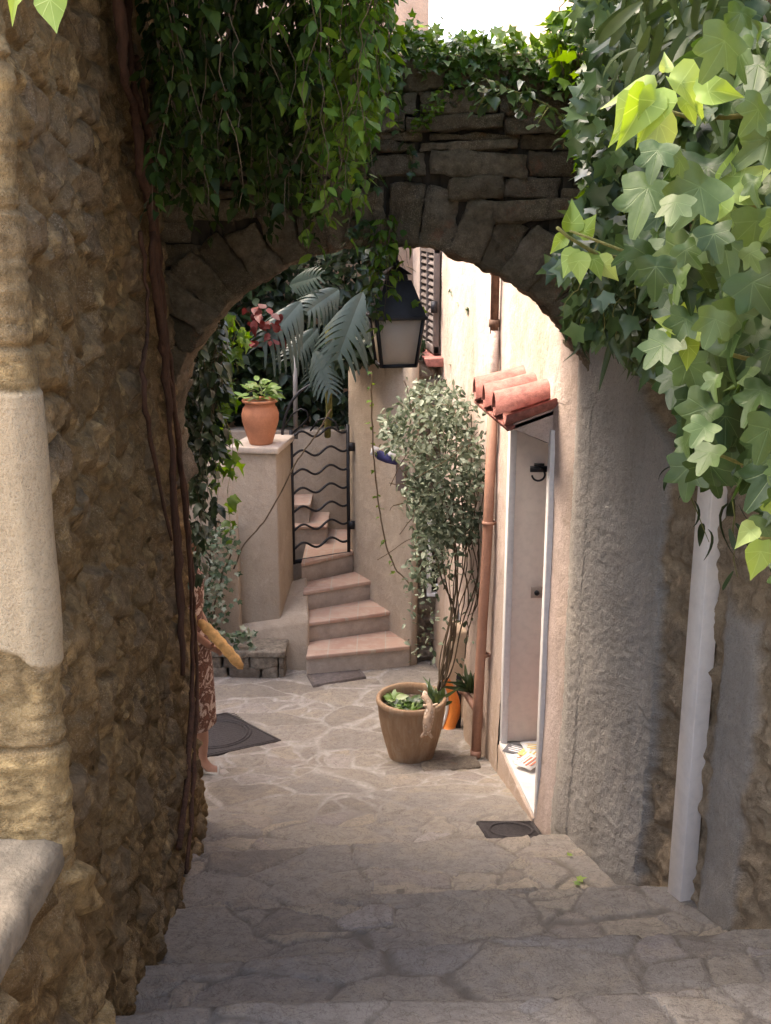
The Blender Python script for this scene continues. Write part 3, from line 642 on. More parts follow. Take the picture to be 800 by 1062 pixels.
# houses enclosing the courtyard
def house(name, x0, x1, y0, y1, z1, label, win):
    r = empty(name, ((x0 + x1) / 2, (y0 + y1) / 2, -4), label, 'house')
    mb = MB(); mb.box(x0, x1, y0, y1, -4.3, z1); mb.build('wall', M_facade, bevel=.02, root=r)
    mb = MB(); mb.box(x0 - .15, x1 + .15, y0 - .15, y1 + .15, z1, z1 + .12); mb.build('roof', M_rooftile, root=r)
    for (wx, wy, wz, ww, wh, ax) in win:
        mb = MB()
        if ax == 'y': mb.box(wx, wx + ww, wy - .03, wy + .0, wz, wz + wh)
        else: mb.box(wx, wx + .03, wy, wy + ww, wz, wz + wh)
        f = mb.build('window', M_shutter, bevel=.005, root=r)
        mb = MB()
        if ax == 'y': mb.box(wx - .06, wx + ww + .06, wy - .08, wy, wz - .07, wz)
        else: mb.box(wx, wx + .08, wy - .06, wy + ww + .06, wz - .07, wz)
        g = mb.build('sill', M_rooftile, root=r)
    return r
house('back_house', -4.2, .42, 11.6, 15, 4.6, 'shaded plaster house closing the courtyard behind the plants', [(-1.0, 11.6, .0, .7, 1.1, 'y'), (-3, 11.6, 0, .7, 1.1, 'y')])
house('side_house', -7, -3.45, 5.9, 11.4, 2.3, 'plaster house on the left side of the courtyard beyond the arch', [(-3.45, 7.2, -1.8, .7, 1.0, 'x')])
# ============================================================ DOOR, CANOPY, PIPES on the pink wall
dr = empty('front_door', (.8, 6.0, DZ0), 'beige front door standing open in the pink wall under the tiled canopy', 'door')
mb = MB(); mb.box(.745, 1.75, 6.425, 6.455, DZ0 + .012, -.96); mb.build('door_leaf', M_door, bevel=.004, root=dr)
mb = MB(); fx = lambda y: pinkX(y) + .012
for (ya, yb) in ((DY0 - .045, DY0 + .002), (DY1 - .045, DY1 + .012)):
    fx = (lambda y: pinkX(y) - .018) if ya < 6 else (lambda y: pinkX(y) - .012)
    mb.hexa([(fx(ya), ya, DZ0), (fx(ya) + .04, ya, DZ0), (fx(yb) + .04, yb, DZ0), (fx(yb), yb, DZ0), (fx(ya), ya, DZT + .03), (fx(ya) + .04, ya, DZT + .03), (fx(yb) + .04, yb, DZT + .03), (fx(yb), yb, DZT + .03)])
mb.build('door_frame', M_white, bevel=.003, root=dr)
kp = P(559, 487, 6.38); mb = MB()
mb.box(kp.x - .05, kp.x + .05, 6.375, 6.398, kp.z - .014, kp.z + .018); mb.box(kp.x - .028, kp.x + .03, 6.37, 6.39, kp.z + .024, kp.z + .036); mb.box(kp.x - .006, kp.x + .008, 6.372, 6.39, kp.z + .01, kp.z + .03)
mb.tube([(kp.x + .038 * math.cos(a) - .003, 6.365, kp.z - .028 + .036 * math.sin(a)) for a in np.linspace(R(75), R(-175), 14)], .0065, 6)
mb.build('knocker', M_iron, root=dr)
kp = P(557, 615, 6.38); mb = MB(); mb.box(kp.x - .035, kp.x + .035, 6.388, 6.398, kp.z - .035, kp.z + .035); pl = mb.build('lock_plate', plain('brushed_plate', (.36, .30, .26), .4, .1, 20, .1, .3), bevel=.002, root=dr)
mb = MB(); mb.prism([(kp.x + .016 * math.cos(a), 6.388, kp.z + .016 * math.sin(a)) for a in np.linspace(0, 2 * math.pi, 12, endpoint=False)], (0, -.012, 0)); mb.build('lock_cylinder', M_iron, root=dr)
mb = MB(); mb.box(pinkX(5.6) - .03, 1.02, DY0 - .01, DY1 + .004, DZ0 - .05, DZ0); mb.box(pinkX(6.0) - .02, .9, DY0, DY1, DZ0 - .04, DZ0 - .001)
mb = MB(); mb.hexa([(pinkX(DY0) - .015, DY0 + .003, DZ0 - .05), (1.0, DY0 + .003, DZ0 - .05), (.96, DY1 - .004, DZ0 - .05), (pinkX(DY1) - .015, DY1 - .004, DZ0 - .05), (pinkX(DY0) - .015, DY0 + .003, DZ0), (1.0, DY0 + .003, DZ0), (.96, DY1 - .004, DZ0), (pinkX(DY1) - .015, DY1 - .004, DZ0)])
mb.build('threshold', M_marble, bevel=.004, root=dr)
mb = MB(); mb.box(.97, 2.4, 5.5, 6.7, DZ0 - .08, DZ0 - .006); mb.build('hall_floor', M_redtile, root=pk)
mb = MB(); mb.box(2.3, 2.4, 5.5, 6.7, DZ0, -.7); mb.box(.98, 2.4, 5.5, 5.56, DZ0, -.7); mb.build('hall_wall', M_white, root=pk)
random.seed(2); cols = [(.75, .74, .7), (.72, .55, .2), (.7, .7, .72), (.12, .12, .13), (.62, .2, .12)]
for k in range(5): plain('printed_paper_%d' % k, cols[k], .6, .1, 30)
for k, (px, py, a, ci) in enumerate([(545, 786, .3, 0), (538, 778, -.5, 3), (552, 781, 1.0, 1), (556, 776, .2, 2), (549, 793, .9, 0)]):
    c = PZ(px, py, DZ0 + .006); w_, h_ = (.085, .06); zz = DZ0 + .004 + .006 * k; mb = MB(); M = Matrix.Rotation(a, 3, 'Z')
    mb.obox((c.x, c.y, zz), M @ Vector((w_, 0, 0)), M @ Vector((0, h_, .004)), (0, 0, .002)); nm = 'printed_paper_%d' % ci
    mt = MATS.get(nm) or plain(nm, cols[ci], .6, .1, 30)
    o = mb.build('magazine', mt); pr = MB()
    for j in range(4):
        pr.obox((c.x + .0, c.y, zz + .0036), M @ Vector((w_ * (.3 + .1 * j), 0, 0)), Vector((0, .004, 0)), (0, 0, .0006)) if 0 else None
        cc = Vector((c.x, c.y, zz + .0035)) + M @ Vector((0, h_ * (.6 - .4 * j), .0)); pr.obox(cc, M @ Vector((w_ * (.75 - .15 * (j % 2)), 0, 0)), M @ Vector((0, h_ * .1, 0)), (0, 0, .0008))
    q = pr.build('print', MATS['printed_paper_%d' % ((ci + 4) % 5)]); q.parent = o
    tag(o, ['white printed leaflet lying foremost on the doorstep', 'dark folded paper at the far edge of the doorstep', 'orange-yellow printed leaflet on the doorstep', 'pale leaflet against the foot of the open door', 'white leaflet nearest the door jamb on the doorstep'][k], 'leaflet', 'papers on the doorstep')
# tiled canopy
cn = empty('tiled_canopy', (.7, 5.95, -.95), 'small canopy of red barrel tiles projecting over the doorway', 'canopy')
ys = [5.69, 5.95, 6.21]
for i, y in enumerate(ys):
    mb = MB(); xi, xo = pinkX(y) + .04, pinkX(y) - .27; zi, zo = -.885, -.985; V = []; n = 10; 
    for ring, (x, z, r) in enumerate(((xi, zi, .095), (xi - .15, (zi + zo) / 2 - .003, .106), (xo, zo, .118))):
        for k in range(n + 1):
            a = math.pi * k / n; V.append((x, y + r * math.cos(a), z + r * .9 * math.sin(a)))
        for k in range(n + 1):
            a = math.pi * k / n; V.append((x, y + (r - .014) * math.cos(a), z + (r - .014) * .9 * math.sin(a)))
    m = 2 * (n + 1); Q = []
    for g in range(2):
        for k in range(n):
            a0 = g * m + k; Q += [(a0, a0 + 1, a0 + m + 1, a0 + m), (a0 + n + 1, a0 + n + 1 + m, a0 + n + 2 + m, a0 + n + 2)]
    g = 2 * m
    for k in range(n): Q.append((g + k, g + k + 1, g + n + 2 + k, g + n + 1 + k))
    mb.add(V, [], Q); mb.build('tile', M_rooftile, smooth=True, root=cn)
mb = MB()
for y in [5.57, 5.82, 6.08, 6.34]:
    V = []; n = 8; xi, xo = pinkX(y) + .03, pinkX(y) - .24
    for (x, z) in ((xi, -.895), (xo, -.99)):
        for k in range(n + 1):
            a = math.pi + math.pi * k / n; V.append((x, y + .075 * math.cos(a), z + .02 + .05 * math.sin(a)))
        for k in range(n + 1):
            a = math.pi + math.pi * k / n; V.append((x, y + .088 * math.cos(a), z + .015 + .062 * math.sin(a)))
    m = 2 * (n + 1); mb.add(V, [], [(k, k + 1, m + k + 1, m + k) for k in range(n)] + [(n + 1 + k, n + 1 + m + k, n + 2 + m + k, n + 2 + k) for k in range(n)] + [(m + k, m + k + 1, m + n + 2 + k, m + n + 1 + k) for k in range(n)])
mb.build('channel_tiles', M_rooftile, smooth=True, root=cn)
for y in (5.53, 6.40):
    mb = MB(); x = pinkX(y); mb.prism([(x + .03, y, -.93), (x - .2, y, -1.02), (x - .2, y, -1.05), (x - .02, y, -1.12), (x + .03, y, -1.2)], (0, .05, 0)); mb.build('bracket', M_pink, bevel=.006, root=cn)
mb = MB(); mb.hexa([(pinkX(5.53) + .02, 5.53, -.965), (pinkX(5.53) - .23, 5.53, -1.06), (pinkX(6.4) - .23, 6.41, -1.06), (pinkX(6.4) + .02, 6.41, -.965), (pinkX(5.53) + .02, 5.53, -.945), (pinkX(5.53) - .23, 5.53, -1.04), (pinkX(6.4) - .23, 6.41, -1.04), (pinkX(6.4) + .02, 6.41, -.945)]); mb.build('soffit_board', M_rooftile, root=cn)
# downpipe
dp = empty('downpipe', (pinkX(6.78) - .05, 6.78, -3.6), 'salmon-painted downpipe with rusty upper length on the pink wall', 'downpipe')
x = pinkX(6.78); zg = float(G(x - .08, 6.78)); 
mb = MB(); mb.tube([(x - .10, 6.74, zg + .03), (x - .085, 6.76, -2.9), (x - .05, 6.80, -1.9), (x - .035, 6.82, -1.15)], .033, 14); mb.tube([(x - .10, 6.74, zg + .03), (x - .10, 6.738, zg + .075)], .037, 14); mb.build('lower_pipe', M_pipe, smooth=True, root=dp)
mb = MB(); mb.tube([(x - .035, 6.82, -1.16), (x - .035, 6.82, -.68)], .03, 12); mb.build('middle_pipe', M_pink, smooth=True, root=dp)
mb = MB(); mb.tube([(x - .04, 6.82, -.7), (x - .045, 6.82, .9)], .026, 12)
for zz in (-.66, -.35, -.05): mb.tube([(x - .04, 6.82, zz), (x - .04, 6.82, zz + .045)], .034, 12)
mb.build('rusty_pipe', M_rustpipe, smooth=True, root=dp)
for zz in (-1.9, -2.8):
    mb = MB(); mb.tube([(x - .05 - (.02 if zz < -2 else 0), 6.79, zz), (x - .05 - (.02 if zz < -2 else 0), 6.79, zz + .02)], .042, 12); mb.box(x - .05, x + .01, 6.78, 6.80, zz, zz + .02); mb.build('pipe_clip', M_pipe, root=dp)
# bell box
c = hitplane(521, 531, PA, PB); mb = MB(); mb.obox((c.x - .02, c.y, c.z), (.02, 0, 0), (0, .03, 0), (0, 0, .085)); o = mb.build('doorbell_box', M_trunk_white, bevel=.008); tag(o, 'small cream doorbell box on the pink wall between the downpipe and the doorway', 'doorbell')
mb = MB(); mb.obox((c.x - .043, c.y, c.z + .02), (.003, 0, 0), (0, .012, 0), (0, 0, .03)); q = mb.build('button', M_rustpipe); q.parent = o
# shutters and sill high on the pink wall
sh = empty('shuttered_window', (pinkX(9.2), 9.2, -1.1), 'tall narrow brown louvred shutter above a red sill high on the pink wall', 'window')
y0, y1, z0, z1 = 8.95, 9.75, -1.08, .55
mb = MB(); xs = lambda y: pinkX(y) - .045
for y in (y0 + .03, (y0 + y1) / 2, y1 - .03): mb.box(xs(y) - .02, xs(y) + .03, y - .03, y + .03, z0, z1)
for z in (z0 + .03, z1 - .03, (z0 + z1) / 2): mb.hexa([(xs(y0) - .02, y0, z - .03), (xs(y0) + .03, y0, z - .03), (xs(y1) + .03, y1, z - .03), (xs(y1) - .02, y1, z - .03), (xs(y0) - .02, y0, z + .03), (xs(y0) + .03, y0, z + .03), (xs(y1) + .03, y1, z + .03), (xs(y1) - .02, y1, z + .03)])
mb.build('shutter_frame', M_shutter, bevel=.003, root=sh)
mb = MB(); z = z0 + .08
while z < z1 - .06:
    mb.hexa([(xs(y0) - .012, y0 + .04, z), (xs(y0) + .02, y0 + .04, z + .045), (xs(y1) + .02, y1 - .04, z + .045), (xs(y1) - .012, y1 - .04, z), (xs(y0) - .012, y0 + .04, z + .01), (xs(y0) + .02, y0 + .04, z + .055), (xs(y1) + .02, y1 - .04, z + .055), (xs(y1) - .012, y1 - .04, z + .01)]); z += .055
mb.build('louvres', M_shutter, root=sh)
mb = MB(); mb.hexa([(xs(8.85) - .08, 8.82, -1.17), (xs(8.85) + .05, 8.82, -1.17), (xs(9.8) + .05, 9.8, -1.17), (xs(9.8) - .08, 9.8, -1.17), (xs(8.85) - .10, 8.82, -1.105), (xs(8.85) + .05, 8.82, -1.095), (xs(9.8) + .05, 9.8, -1.095), (xs(9.8) - .10, 9.8, -1.105)]); mb.build('sill', M_rooftile, bevel=.008, root=sh)
mb = MB(); mb.box(xs(8.9) - .05, xs(8.9), 8.88, 8.93, -.75, -.66); mb.build('shutter_catch', M_iron, root=sh)
# barred window at the foot of the exposed stone, with an open white casement
bw = empty('barred_window', (.42, 8.96, -2.8), 'small dark window with white frame, bars and open casement in the exposed stone', 'window')
a = P(447, 538, 8.93); b_ = P(461, 613, 8.93); mb = MB(); mb.box(a.x, b_.x + .04, 8.925, 8.95, b_.z, a.z); mb.build('opening', M_dark, root=bw)
mb = MB(); mb.box(a.x - .03, a.x + .01, 8.87, 8.93, b_.z, a.z); mb.box(a.x - .03, b_.x + .04, 8.87, 8.93, b_.z - .03, b_.z); mb.build('frame', M_white, bevel=.003, root=bw)
for i in range(6):
    z = b_.z + (a.z - b_.z) * (i + .6) / 6; mb = MB(); mb.tube([(a.x, 8.90, z), (b_.x + .06, 8.90, z)], .012, 6); mb.build('bar', M_white, root=bw)
q = [hitplane(px, py, PA, PB, .02) for px, py in ((463, 576), (479, 600), (477, 628), (463, 645))]
mb = MB()
for i in range(4): mb.bar(q[i], q[(i + 1) % 4], .035, .035, (1, 0, 0))
mb.build('casement', M_white, bevel=.003, root=bw)
# dark thin pipe, orange sheet, pale corner post, short clay outlet pipe
mb = MB(); a = hitplane(478, 605, PA, PB, .03); b_ = P(475, 772, 7.35); b_.z = float(G(b_.x, b_.y)); mb.tube([a, (a + b_) / 2 + Vector((0, 0, .02)), b_], .02, 8)
tag(mb.build('drain_hose', M_iron, smooth=True), 'thin black vertical pipe beside the climbing stems on the pink wall', 'pipe')
p0 = P(466, 768, 7.35); p0.z = float(G(p0.x, p0.y)); mb = MB(); n = 12; V = []
for i in range(n):
    t = i / (n - 1); z = p0.z + .36 * t; wd = .055 * (1 - .45 * t); bow = .05 * math.sin(t * math.pi)
    for (u, v) in ((-wd, 0), (-wd * .3, -.03), (wd * .5, -.02), (wd, .02), (wd * .3, .03), (-wd * .6, .03)): V.append((p0.x + u + bow - .03 * t, p0.y + v + .05 * t, z))
mb.add(V, [(0, 1, 2), (0, 2, 3), (0, 3, 4), (0, 4, 5)] + [((n - 1) * 6 + 0, (n - 1) * 6 + k + 1, (n - 1) * 6 + k) for k in range(1, 5)], [(i * 6 + k, i * 6 + (k + 1) % 6, (i + 1) * 6 + (k + 1) % 6, (i + 1) * 6 + k) for i in range(n - 1) for k in range(6)])
o = mb.build('plastic_board', M_orange, smooth=True); tag(o, 'curved orange plastic piece with white edge leaning behind the big clay planter', 'board')
mb = MB(); mb.tube([(V[i * 6][0] - .006, V[i * 6][1], V[i * 6][2]) for i in range(n)], .012, 6); q = mb.build('edge_strip', M_white, smooth=True); q.parent = o
a = P(466, 640, 7.9); b_ = P(461, 762, 7.6); mb = MB(); b_.z = float(G(b_.x, 7.6)); mb.hexa([(b_.x - .02, 7.6, b_.z - .1), (b_.x + .16, 7.55, b_.z - .1), (b_.x + .2, 7.8, b_.z - .1), (b_.x, 7.85, b_.z - .1), (b_.x + .03, 7.6, a.z), (b_.x + .17, 7.6, a.z), (b_.x + .2, 7.8, a.z), (b_.x + .06, 7.85, a.z)])
tag(mb.build('corner_post', plain('pale_plaster', (.56, .45, .33), .9, .15, 8, .5), bevel=.02), 'pale yellowish plaster corner post behind the climbing shrub stems', 'post')
a = P(481, 716, 7.0); b_ = P(497, 741, 6.82); mb = MB(); mb.tube([a + Vector((-.0, 0, .0)), a * .5 + b_ * .5 + Vector((0, 0, .005)), b_], .024, 10)
mb.tube([a + Vector((-.012, -.01, .01)), a + Vector((.012, .01, -.01))], .034, 10)
tag(mb.build('outlet_pipe', M_pipe, smooth=True), 'short slanting clay pipe between the wall foot and the downpipe', 'pipe')
# ============================================================ WHITE TRUNKING on the right wall
d = Vector((1.44 - 1.19, 3.55 - 4.31, 0)).normalized(); nrm = Vector((-abs(d.y), -abs(d.x) if d.x > 0 else 0, 0)); nrm = Vector((d.y, -d.x, 0)); nrm = -nrm if nrm.x > 0 else nrm
c = P(716, 928, 4.03); zb = float(G(c.x, c.y)) + .0; c = PZ(714, 926, zb) ; c = Vector((c.x, c.y, 0)) + nrm * .035
mb = MB(); mb.obox((c.x, c.y, (zb - .03 + .7) / 2), d * .048, nrm * .035, (0, 0, (.7 - zb + .03) / 2)); mb.obox((c.x + nrm.x * .032, c.y + nrm.y * .032, (zb + .7) / 2), d * .034, nrm * .004, (0, 0, (.7 - zb) / 2))
tag(mb.build('cable_trunking', M_trunk_white, bevel=.004), 'white square plastic trunking running up the brown stone wall at right', 'trunking')
TRK = c
# ============================================================ LANTERN
ln = empty('hanging_lantern', (P(411, 350, 5.3).x, 5.3, P(411, 380, 5.3).z), 'black four-sided hanging lantern with frosted panes under the arch', 'lantern')
LC = Vector(ln.location); zr = P(411, 327, 5.3).z; zt = P(411, 290, 5.3).z; zbm = P(411, 379, 5.3).z; Ma = Matrix.Rotation(R(9), 3, 'Z')
def sq(r, z): return [LC + Ma @ Vector((sx * r, sy * r, 0)) + Vector((0, 0, z - LC.z)) for sx, sy in ((-1, -1), (1, -1), (1, 1), (-1, 1))]
mb = MB(); R1, R2, RB = .118, .062, .082
mb.hexa(sq(R1 + .006, zr) + sq(R2, zt)); mb.hexa(sq(R1 + .01, zr - .012) + sq(R1 + .01, zr + .004)); mb.hexa(sq(R2 - .012, zt) + sq(R2 - .02, zt + .03)); mb.hexa(sq(R2 + .004, zt + .026) + sq(.02, zt + .06)); mb.build('roof', M_lead, bevel=.003, root=ln)
mb = MB(); mb.tube([(LC.x, LC.y, zt + .05), (LC.x, LC.y, -.13)], .009, 8); mb.lathe([(.0, 0), (.016, .01), (.02, .025), (.01, .04), (0, .05)], (LC.x, LC.y, zt + .05), 12); mb.build('hanger', M_iron, root=ln)
A = sq(RB, zbm + .008); B_ = sq(R1 - .008, zr - .01); mb = MB()
for i in range(4): mb.bar(A[i], B_[i], .013, .013); mb.bar(A[i], A[(i + 1) % 4], .013, .016)
mb.build('frame', M_lead, root=ln)
gl = NT('frosted_glass'); gl.fin(gl.ramp(gl.noise(9, 6, .7), [(.3, (.60, .54, .47)), (.7, (.78, .72, .64))]), .35, .5)
gt = gl.t.nodes.new('ShaderNodeBsdfTranslucent'); gt.inputs[0].default_value = (.85, .78, .68, 1); gm = gl.t.nodes.new('ShaderNodeMixShader'); gm.inputs[0].default_value = .55
gl.lk(gl.b.outputs[0], gm.inputs[1]); gl.lk(gt.outputs[0], gm.inputs[2]); gl.lk(gm.outputs[0], gl.out.inputs[0])
for i in range(4):
    j = (i + 1) % 4; ctr = (A[0] + A[2]) / 2; k = .93; f = lambda p: Vector((ctr.x + (p.x - ctr.x) * k, ctr.y + (p.y - ctr.y) * k, p.z)); mb = MB()
    q = [f(A[i]), f(A[j]), f(B_[j]), f(B_[i])]; out = (q[0] + q[1]) / 2 - ctr; out.z = 0; mb.prism(q, out.normalized() * .003); mb.build('pane', gl.m, root=ln)
mb = MB(); mb.lathe([(0, 0), (.018, 0), (.02, .03), (.028, .06), (.02, .09), (0, .1)], (LC.x, LC.y, zbm + .06), 12); mb.build('bulb', M_white, smooth=True, root=ln)
# ============================================================ IRON GATE
ga = P(305, 588, 9.44); gb = P(362, 573, 9.70); gt_ = empty('iron_gate', (ga.x, ga.y, ga.z), 'black wrought iron gate of wavy bars standing between the pillar and the stair wall', 'gate')
gx = lambda t: ga.x + (gb.x - ga.x) * t; gy = lambda t: ga.y + (gb.y - ga.y) * t; zlow = (ga.z + gb.z) / 2 + .02; ztp = P(362, 440, 9.7).z
mb = MB(); mb.bar((gx(1), gy(1), zlow - .02), (gx(1), gy(1), ztp), .03, .03); mb.build('stile', M_iron, root=gt_)
mb = MB(); mb.bar((gx(0), gy(0), zlow - .02), (gx(0), gy(0), ztp), .03, .03); mb.build('stile', M_iron, root=gt_)
mb = MB(); mb.bar((gx(0), gy(0), zlow), (gx(1), gy(1), zlow), .02, .035); mb.build('rail', M_iron, root=gt_)
for i in range(8):
    z = zlow + .13 + i * .168; mb = MB()
    if z > ztp + .02: break
    mb.tube([(gx(t), gy(t), z + .032 * math.sin(t * 4 * math.pi - .6) + .02 * t) for t in np.linspace(0, 1, 28)], .011, 6); mb.build('wavy_bar', M_iron, smooth=True, root=gt_)
mb = MB(); mb.tube([P(px, py, 9.45 + .004 * (px - 297)) for px, py in ((293, 462), (293, 448), (296, 432), (302, 417), (311, 406), (322, 399), (334, 394))], .013, 6); mb.tube([P(px, py, 9.5) for px, py in ((296, 442), (303, 430), (312, 424), (318, 426), (320, 433), (314, 440), (300, 452))], .009, 6)
mb.tube([P(px, py, 9.6) for px, py in ((322, 447), (330, 436), (340, 433), (348, 438), (352, 446))], .009, 6); mb.build('top_scroll', M_iron, smooth=True, root=gt_)
for py in (463, 544):
    mb = MB(); c = P(364, py, 9.68); mb.box(c.x - .02, c.x + .035, c.y - .03, c.y + .01, c.z - .035, c.z + .035); mb.build('hinge', M_iron, root=gt_)
mb = MB(); mb.tube([P(307, 455, 9.9), P(306, 365, 9.9)], .02, 8); tag(mb.build('pergola_pole', plain('grey_steel', (.25, .24, .23), .5), smooth=True), 'thin grey metal pole rising behind the gate below the monstera leaves', 'pole')
# ============================================================ POTS
def onground(px, py, Y0=6.6):
    Y = Y0
    for _ in range(30):
        p = P(px, py, Y); g = float(G(p.x, p.y)); r = ray(px, py); Y = Y + (g - p.z) * .5 / (r.z / r.y - (-.15)) 
    return P(px, py, Y)
pc = P(271, 461, 9.05); zc = z_cap + .055
po = empty('flower_pot', (pc.x, pc.y, zc), 'rounded terracotta jar with a small green plant on the pillar cap', 'flower pot')
H = (P(271, 417, 9.05).z - zc); s_ = H / .37
mb = MB(); mb.lathe([(0, .003), (.095, .003), (.10, .02), (.125, .10), (.15, .19), (.155, .25), (.14, .30), (.118, .325), (.118, .34), (.145, .35), (.15, .362), (.145, .372), (.128, .37), (.12, .345), (.125, .31)], (pc.x, pc.y, zc), 40); mb.build('jar', M_terra, smooth=True, root=po)
mb = MB(); mb.lathe([(0, .345), (.06, .347), (.123, .34)], (pc.x, pc.y, zc), 20); mb.build('soil', M_soil, root=po)
n = 70; an = RG.uniform(0, 6.28, n); rr = RG.uniform(.01, .13, n); pos = np.column_stack([pc.x + rr * np.cos(an), pc.y + rr * np.sin(an), zc + .36 + RG.uniform(0, .2, n) * (1 - rr * 4)])
leaves('plant_leaves', 'oval', pos, np.column_stack([np.cos(an), np.sin(an), RG.uniform(-.2, .9, n)]), rdir(n, (0, -.4, 1), .4), RG.uniform(.06, .1, n), L_succ, RG.random(n), po)
pl_ = onground(427, 790); PR = .228
pt = empty('clay_planter', (pl_.x, pl_.y + .12, pl_.z), 'large weathered clay planter with climbing shrub stems on the courtyard paving', 'planter'); PC = Vector(pt.location); PC.z = float(G(PC.x, PC.y)) + .01; pt.location = PC
mb = MB(); mb.lathe([(0, -.03), (.142, -.03), (.15, 0), (.178, .10), (.203, .20), (.22, .30), (.226, .385), (.232, .39), (.237, .405), (.235, .425), (.226, .435), (.212, .43), (.205, .40), (.203, .35)], tuple(PC), 48); mb.build('bowl', M_planter, smooth=True, root=pt)
mb = MB(); mb.lathe([(0, .365), (.1, .368), (.206, .358)], tuple(PC), 28, wob=.02); mb.build('soil', M_soil, root=pt)
for j, (dx, dy) in enumerate([(-.10, -.06), (-.03, -.12), (.02, .0), (-.12, .07)]):
    n = 14; an = np.linspace(0, 6.28, n) + RG.normal(0, .2, n); c = PC + Vector((dx, dy, .37)); pos = np.repeat([tuple(c)], n, 0) + np.column_stack([np.cos(an), np.sin(an), an * 0]) * .012
    leaves('rosette', 'oval', pos, np.column_stack([np.cos(an), np.sin(an), RG.uniform(.3, 1.1, n)]), rdir(n, (0, 0, 1), .2), RG.uniform(.06, .11, n), L_succ if j % 2 else L_ivy, RG.random(n), pt)
# lizard ornament over the rim
lz = PC + Vector((.115, -.20, .40)); mb = MB(); path = [lz + Vector(v) for v in ((-.03, .06, .13), (-.035, .03, .105), (-.01, .01, .085), (.0, -.012, .05), (-.005, -.03, .0), (-.015, -.04, -.05), (-.02, -.045, -.10), (-.03, -.045, -.13))]
mb.tube(path, [.012, .026, .02, .03, .036, .034, .026, .012], 10)
for (i, v) in ((3, (.05, -.01, .03)), (3, (-.045, -.01, .02)), (6, (.035, -.01, -.045)), (6, (-.04, -.01, -.04))): mb.tube([path[i], path[i] + Vector(v) * .6, path[i] + Vector(v)], [.014, .011, .008], 6)
om = NT('mottled_clay'); om.fin(om.ramp(om.vor(28), [(.2, (.68, .58, .48)), (.38, (.36, .25, .17)), (.6, (.52, .38, .27))], 'LINEAR'), .6, .4); om.bump(om.vor(28), .6, .01)
tag(mb.build('lizard_ornament', om.m, smooth=True), 'pale mottled lizard-like ornament draped over the rim of the big planter', 'ornament')
# ============================================================ COVERS IN THE PAVING
def cover(name, px4, label, cat, ring=None, slots=0, mat=M_manhole):
    q = [onground(*p) for p in px4]; c = sum(q, Vector()) / 4; z = [float(G(p.x, p.y)) + .008 for p in q]; q = [Vector((p.x, p.y, zz)) for p, zz in zip(q, z)]; c.z = sum(z) / 4
    r = empty(name, c, label, cat); mb = MB(); n = (q[1] - q[0]).cross(q[3] - q[0]).normalized(); n = -n if n.z < 0 else n
    mb.prism([p - n * .05 for p in q], n * .055); mb.build('plate', mat, bevel=.002, root=r)
    ex, ey = (q[1] - q[0]) / 2, (q[3] - q[0]) / 2; mb = MB(); k = .94; up = n * .006
    for i in range(4): mb.bar(c + (q[i] - c) * k + up, c + (q[(i + 1) % 4] - c) * k + up, .012, .006, n)
    for i in range(-9, 10):
        if not ring and not slots: break
        mb.bar(c + ey * (i / 10.5) - ex * .86 + up * .7, c + ey * (i / 10.5) + ex * .86 + up * .7, .005, .004, n)
    if ring:
        for rr in ring: mb.tube([c + (ex * math.cos(a) + ey * math.sin(a)) * rr + up * 1.2 for a in np.linspace(0, 2 * math.pi, 48)], .008, 6)
    mb.build('relief', mat, root=r); return r
cover('manhole_cover', [(195, 790), (292, 769), (236, 740), (160, 755)], 'dark cast iron manhole cover with round lid in the courtyard left of the planter', 'manhole cover', (.78, .70))
cover('drain_cover', [(325, 712), (380, 703), (372, 692), (318, 700)], 'small rusty rectangular drain grate in front of the bottom step', 'drain cover', None, 1, plain('rusty_grate', (.15, .125, .115), .8, .3, 30, .6))
cover('meter_cover', [(508, 874), (566, 872), (553, 854), (494, 854)], 'small dark iron cover with round lid in the paving below the open doorway', 'meter cover', (.75,))
# slab step by the planter
a = onground(470, 800); random.seed(5); mb = MB()
for k, (px, py, w_, d_) in enumerate([(455, 797, .11, .07), (484, 794, .08, .08)]):
    c = onground(px, py); stone(mb, (c.x, c.y + .02, c.z - .03), (w_, .02, 0), (-.01, d_, 0), (0, 0, .045), 300 + k, .3, .01, 8)
tag(mb.build('doorway_slab', M_backstone, smooth=True), 'two flat pale stones beside the planter at the foot of the downpipe', 'stones')
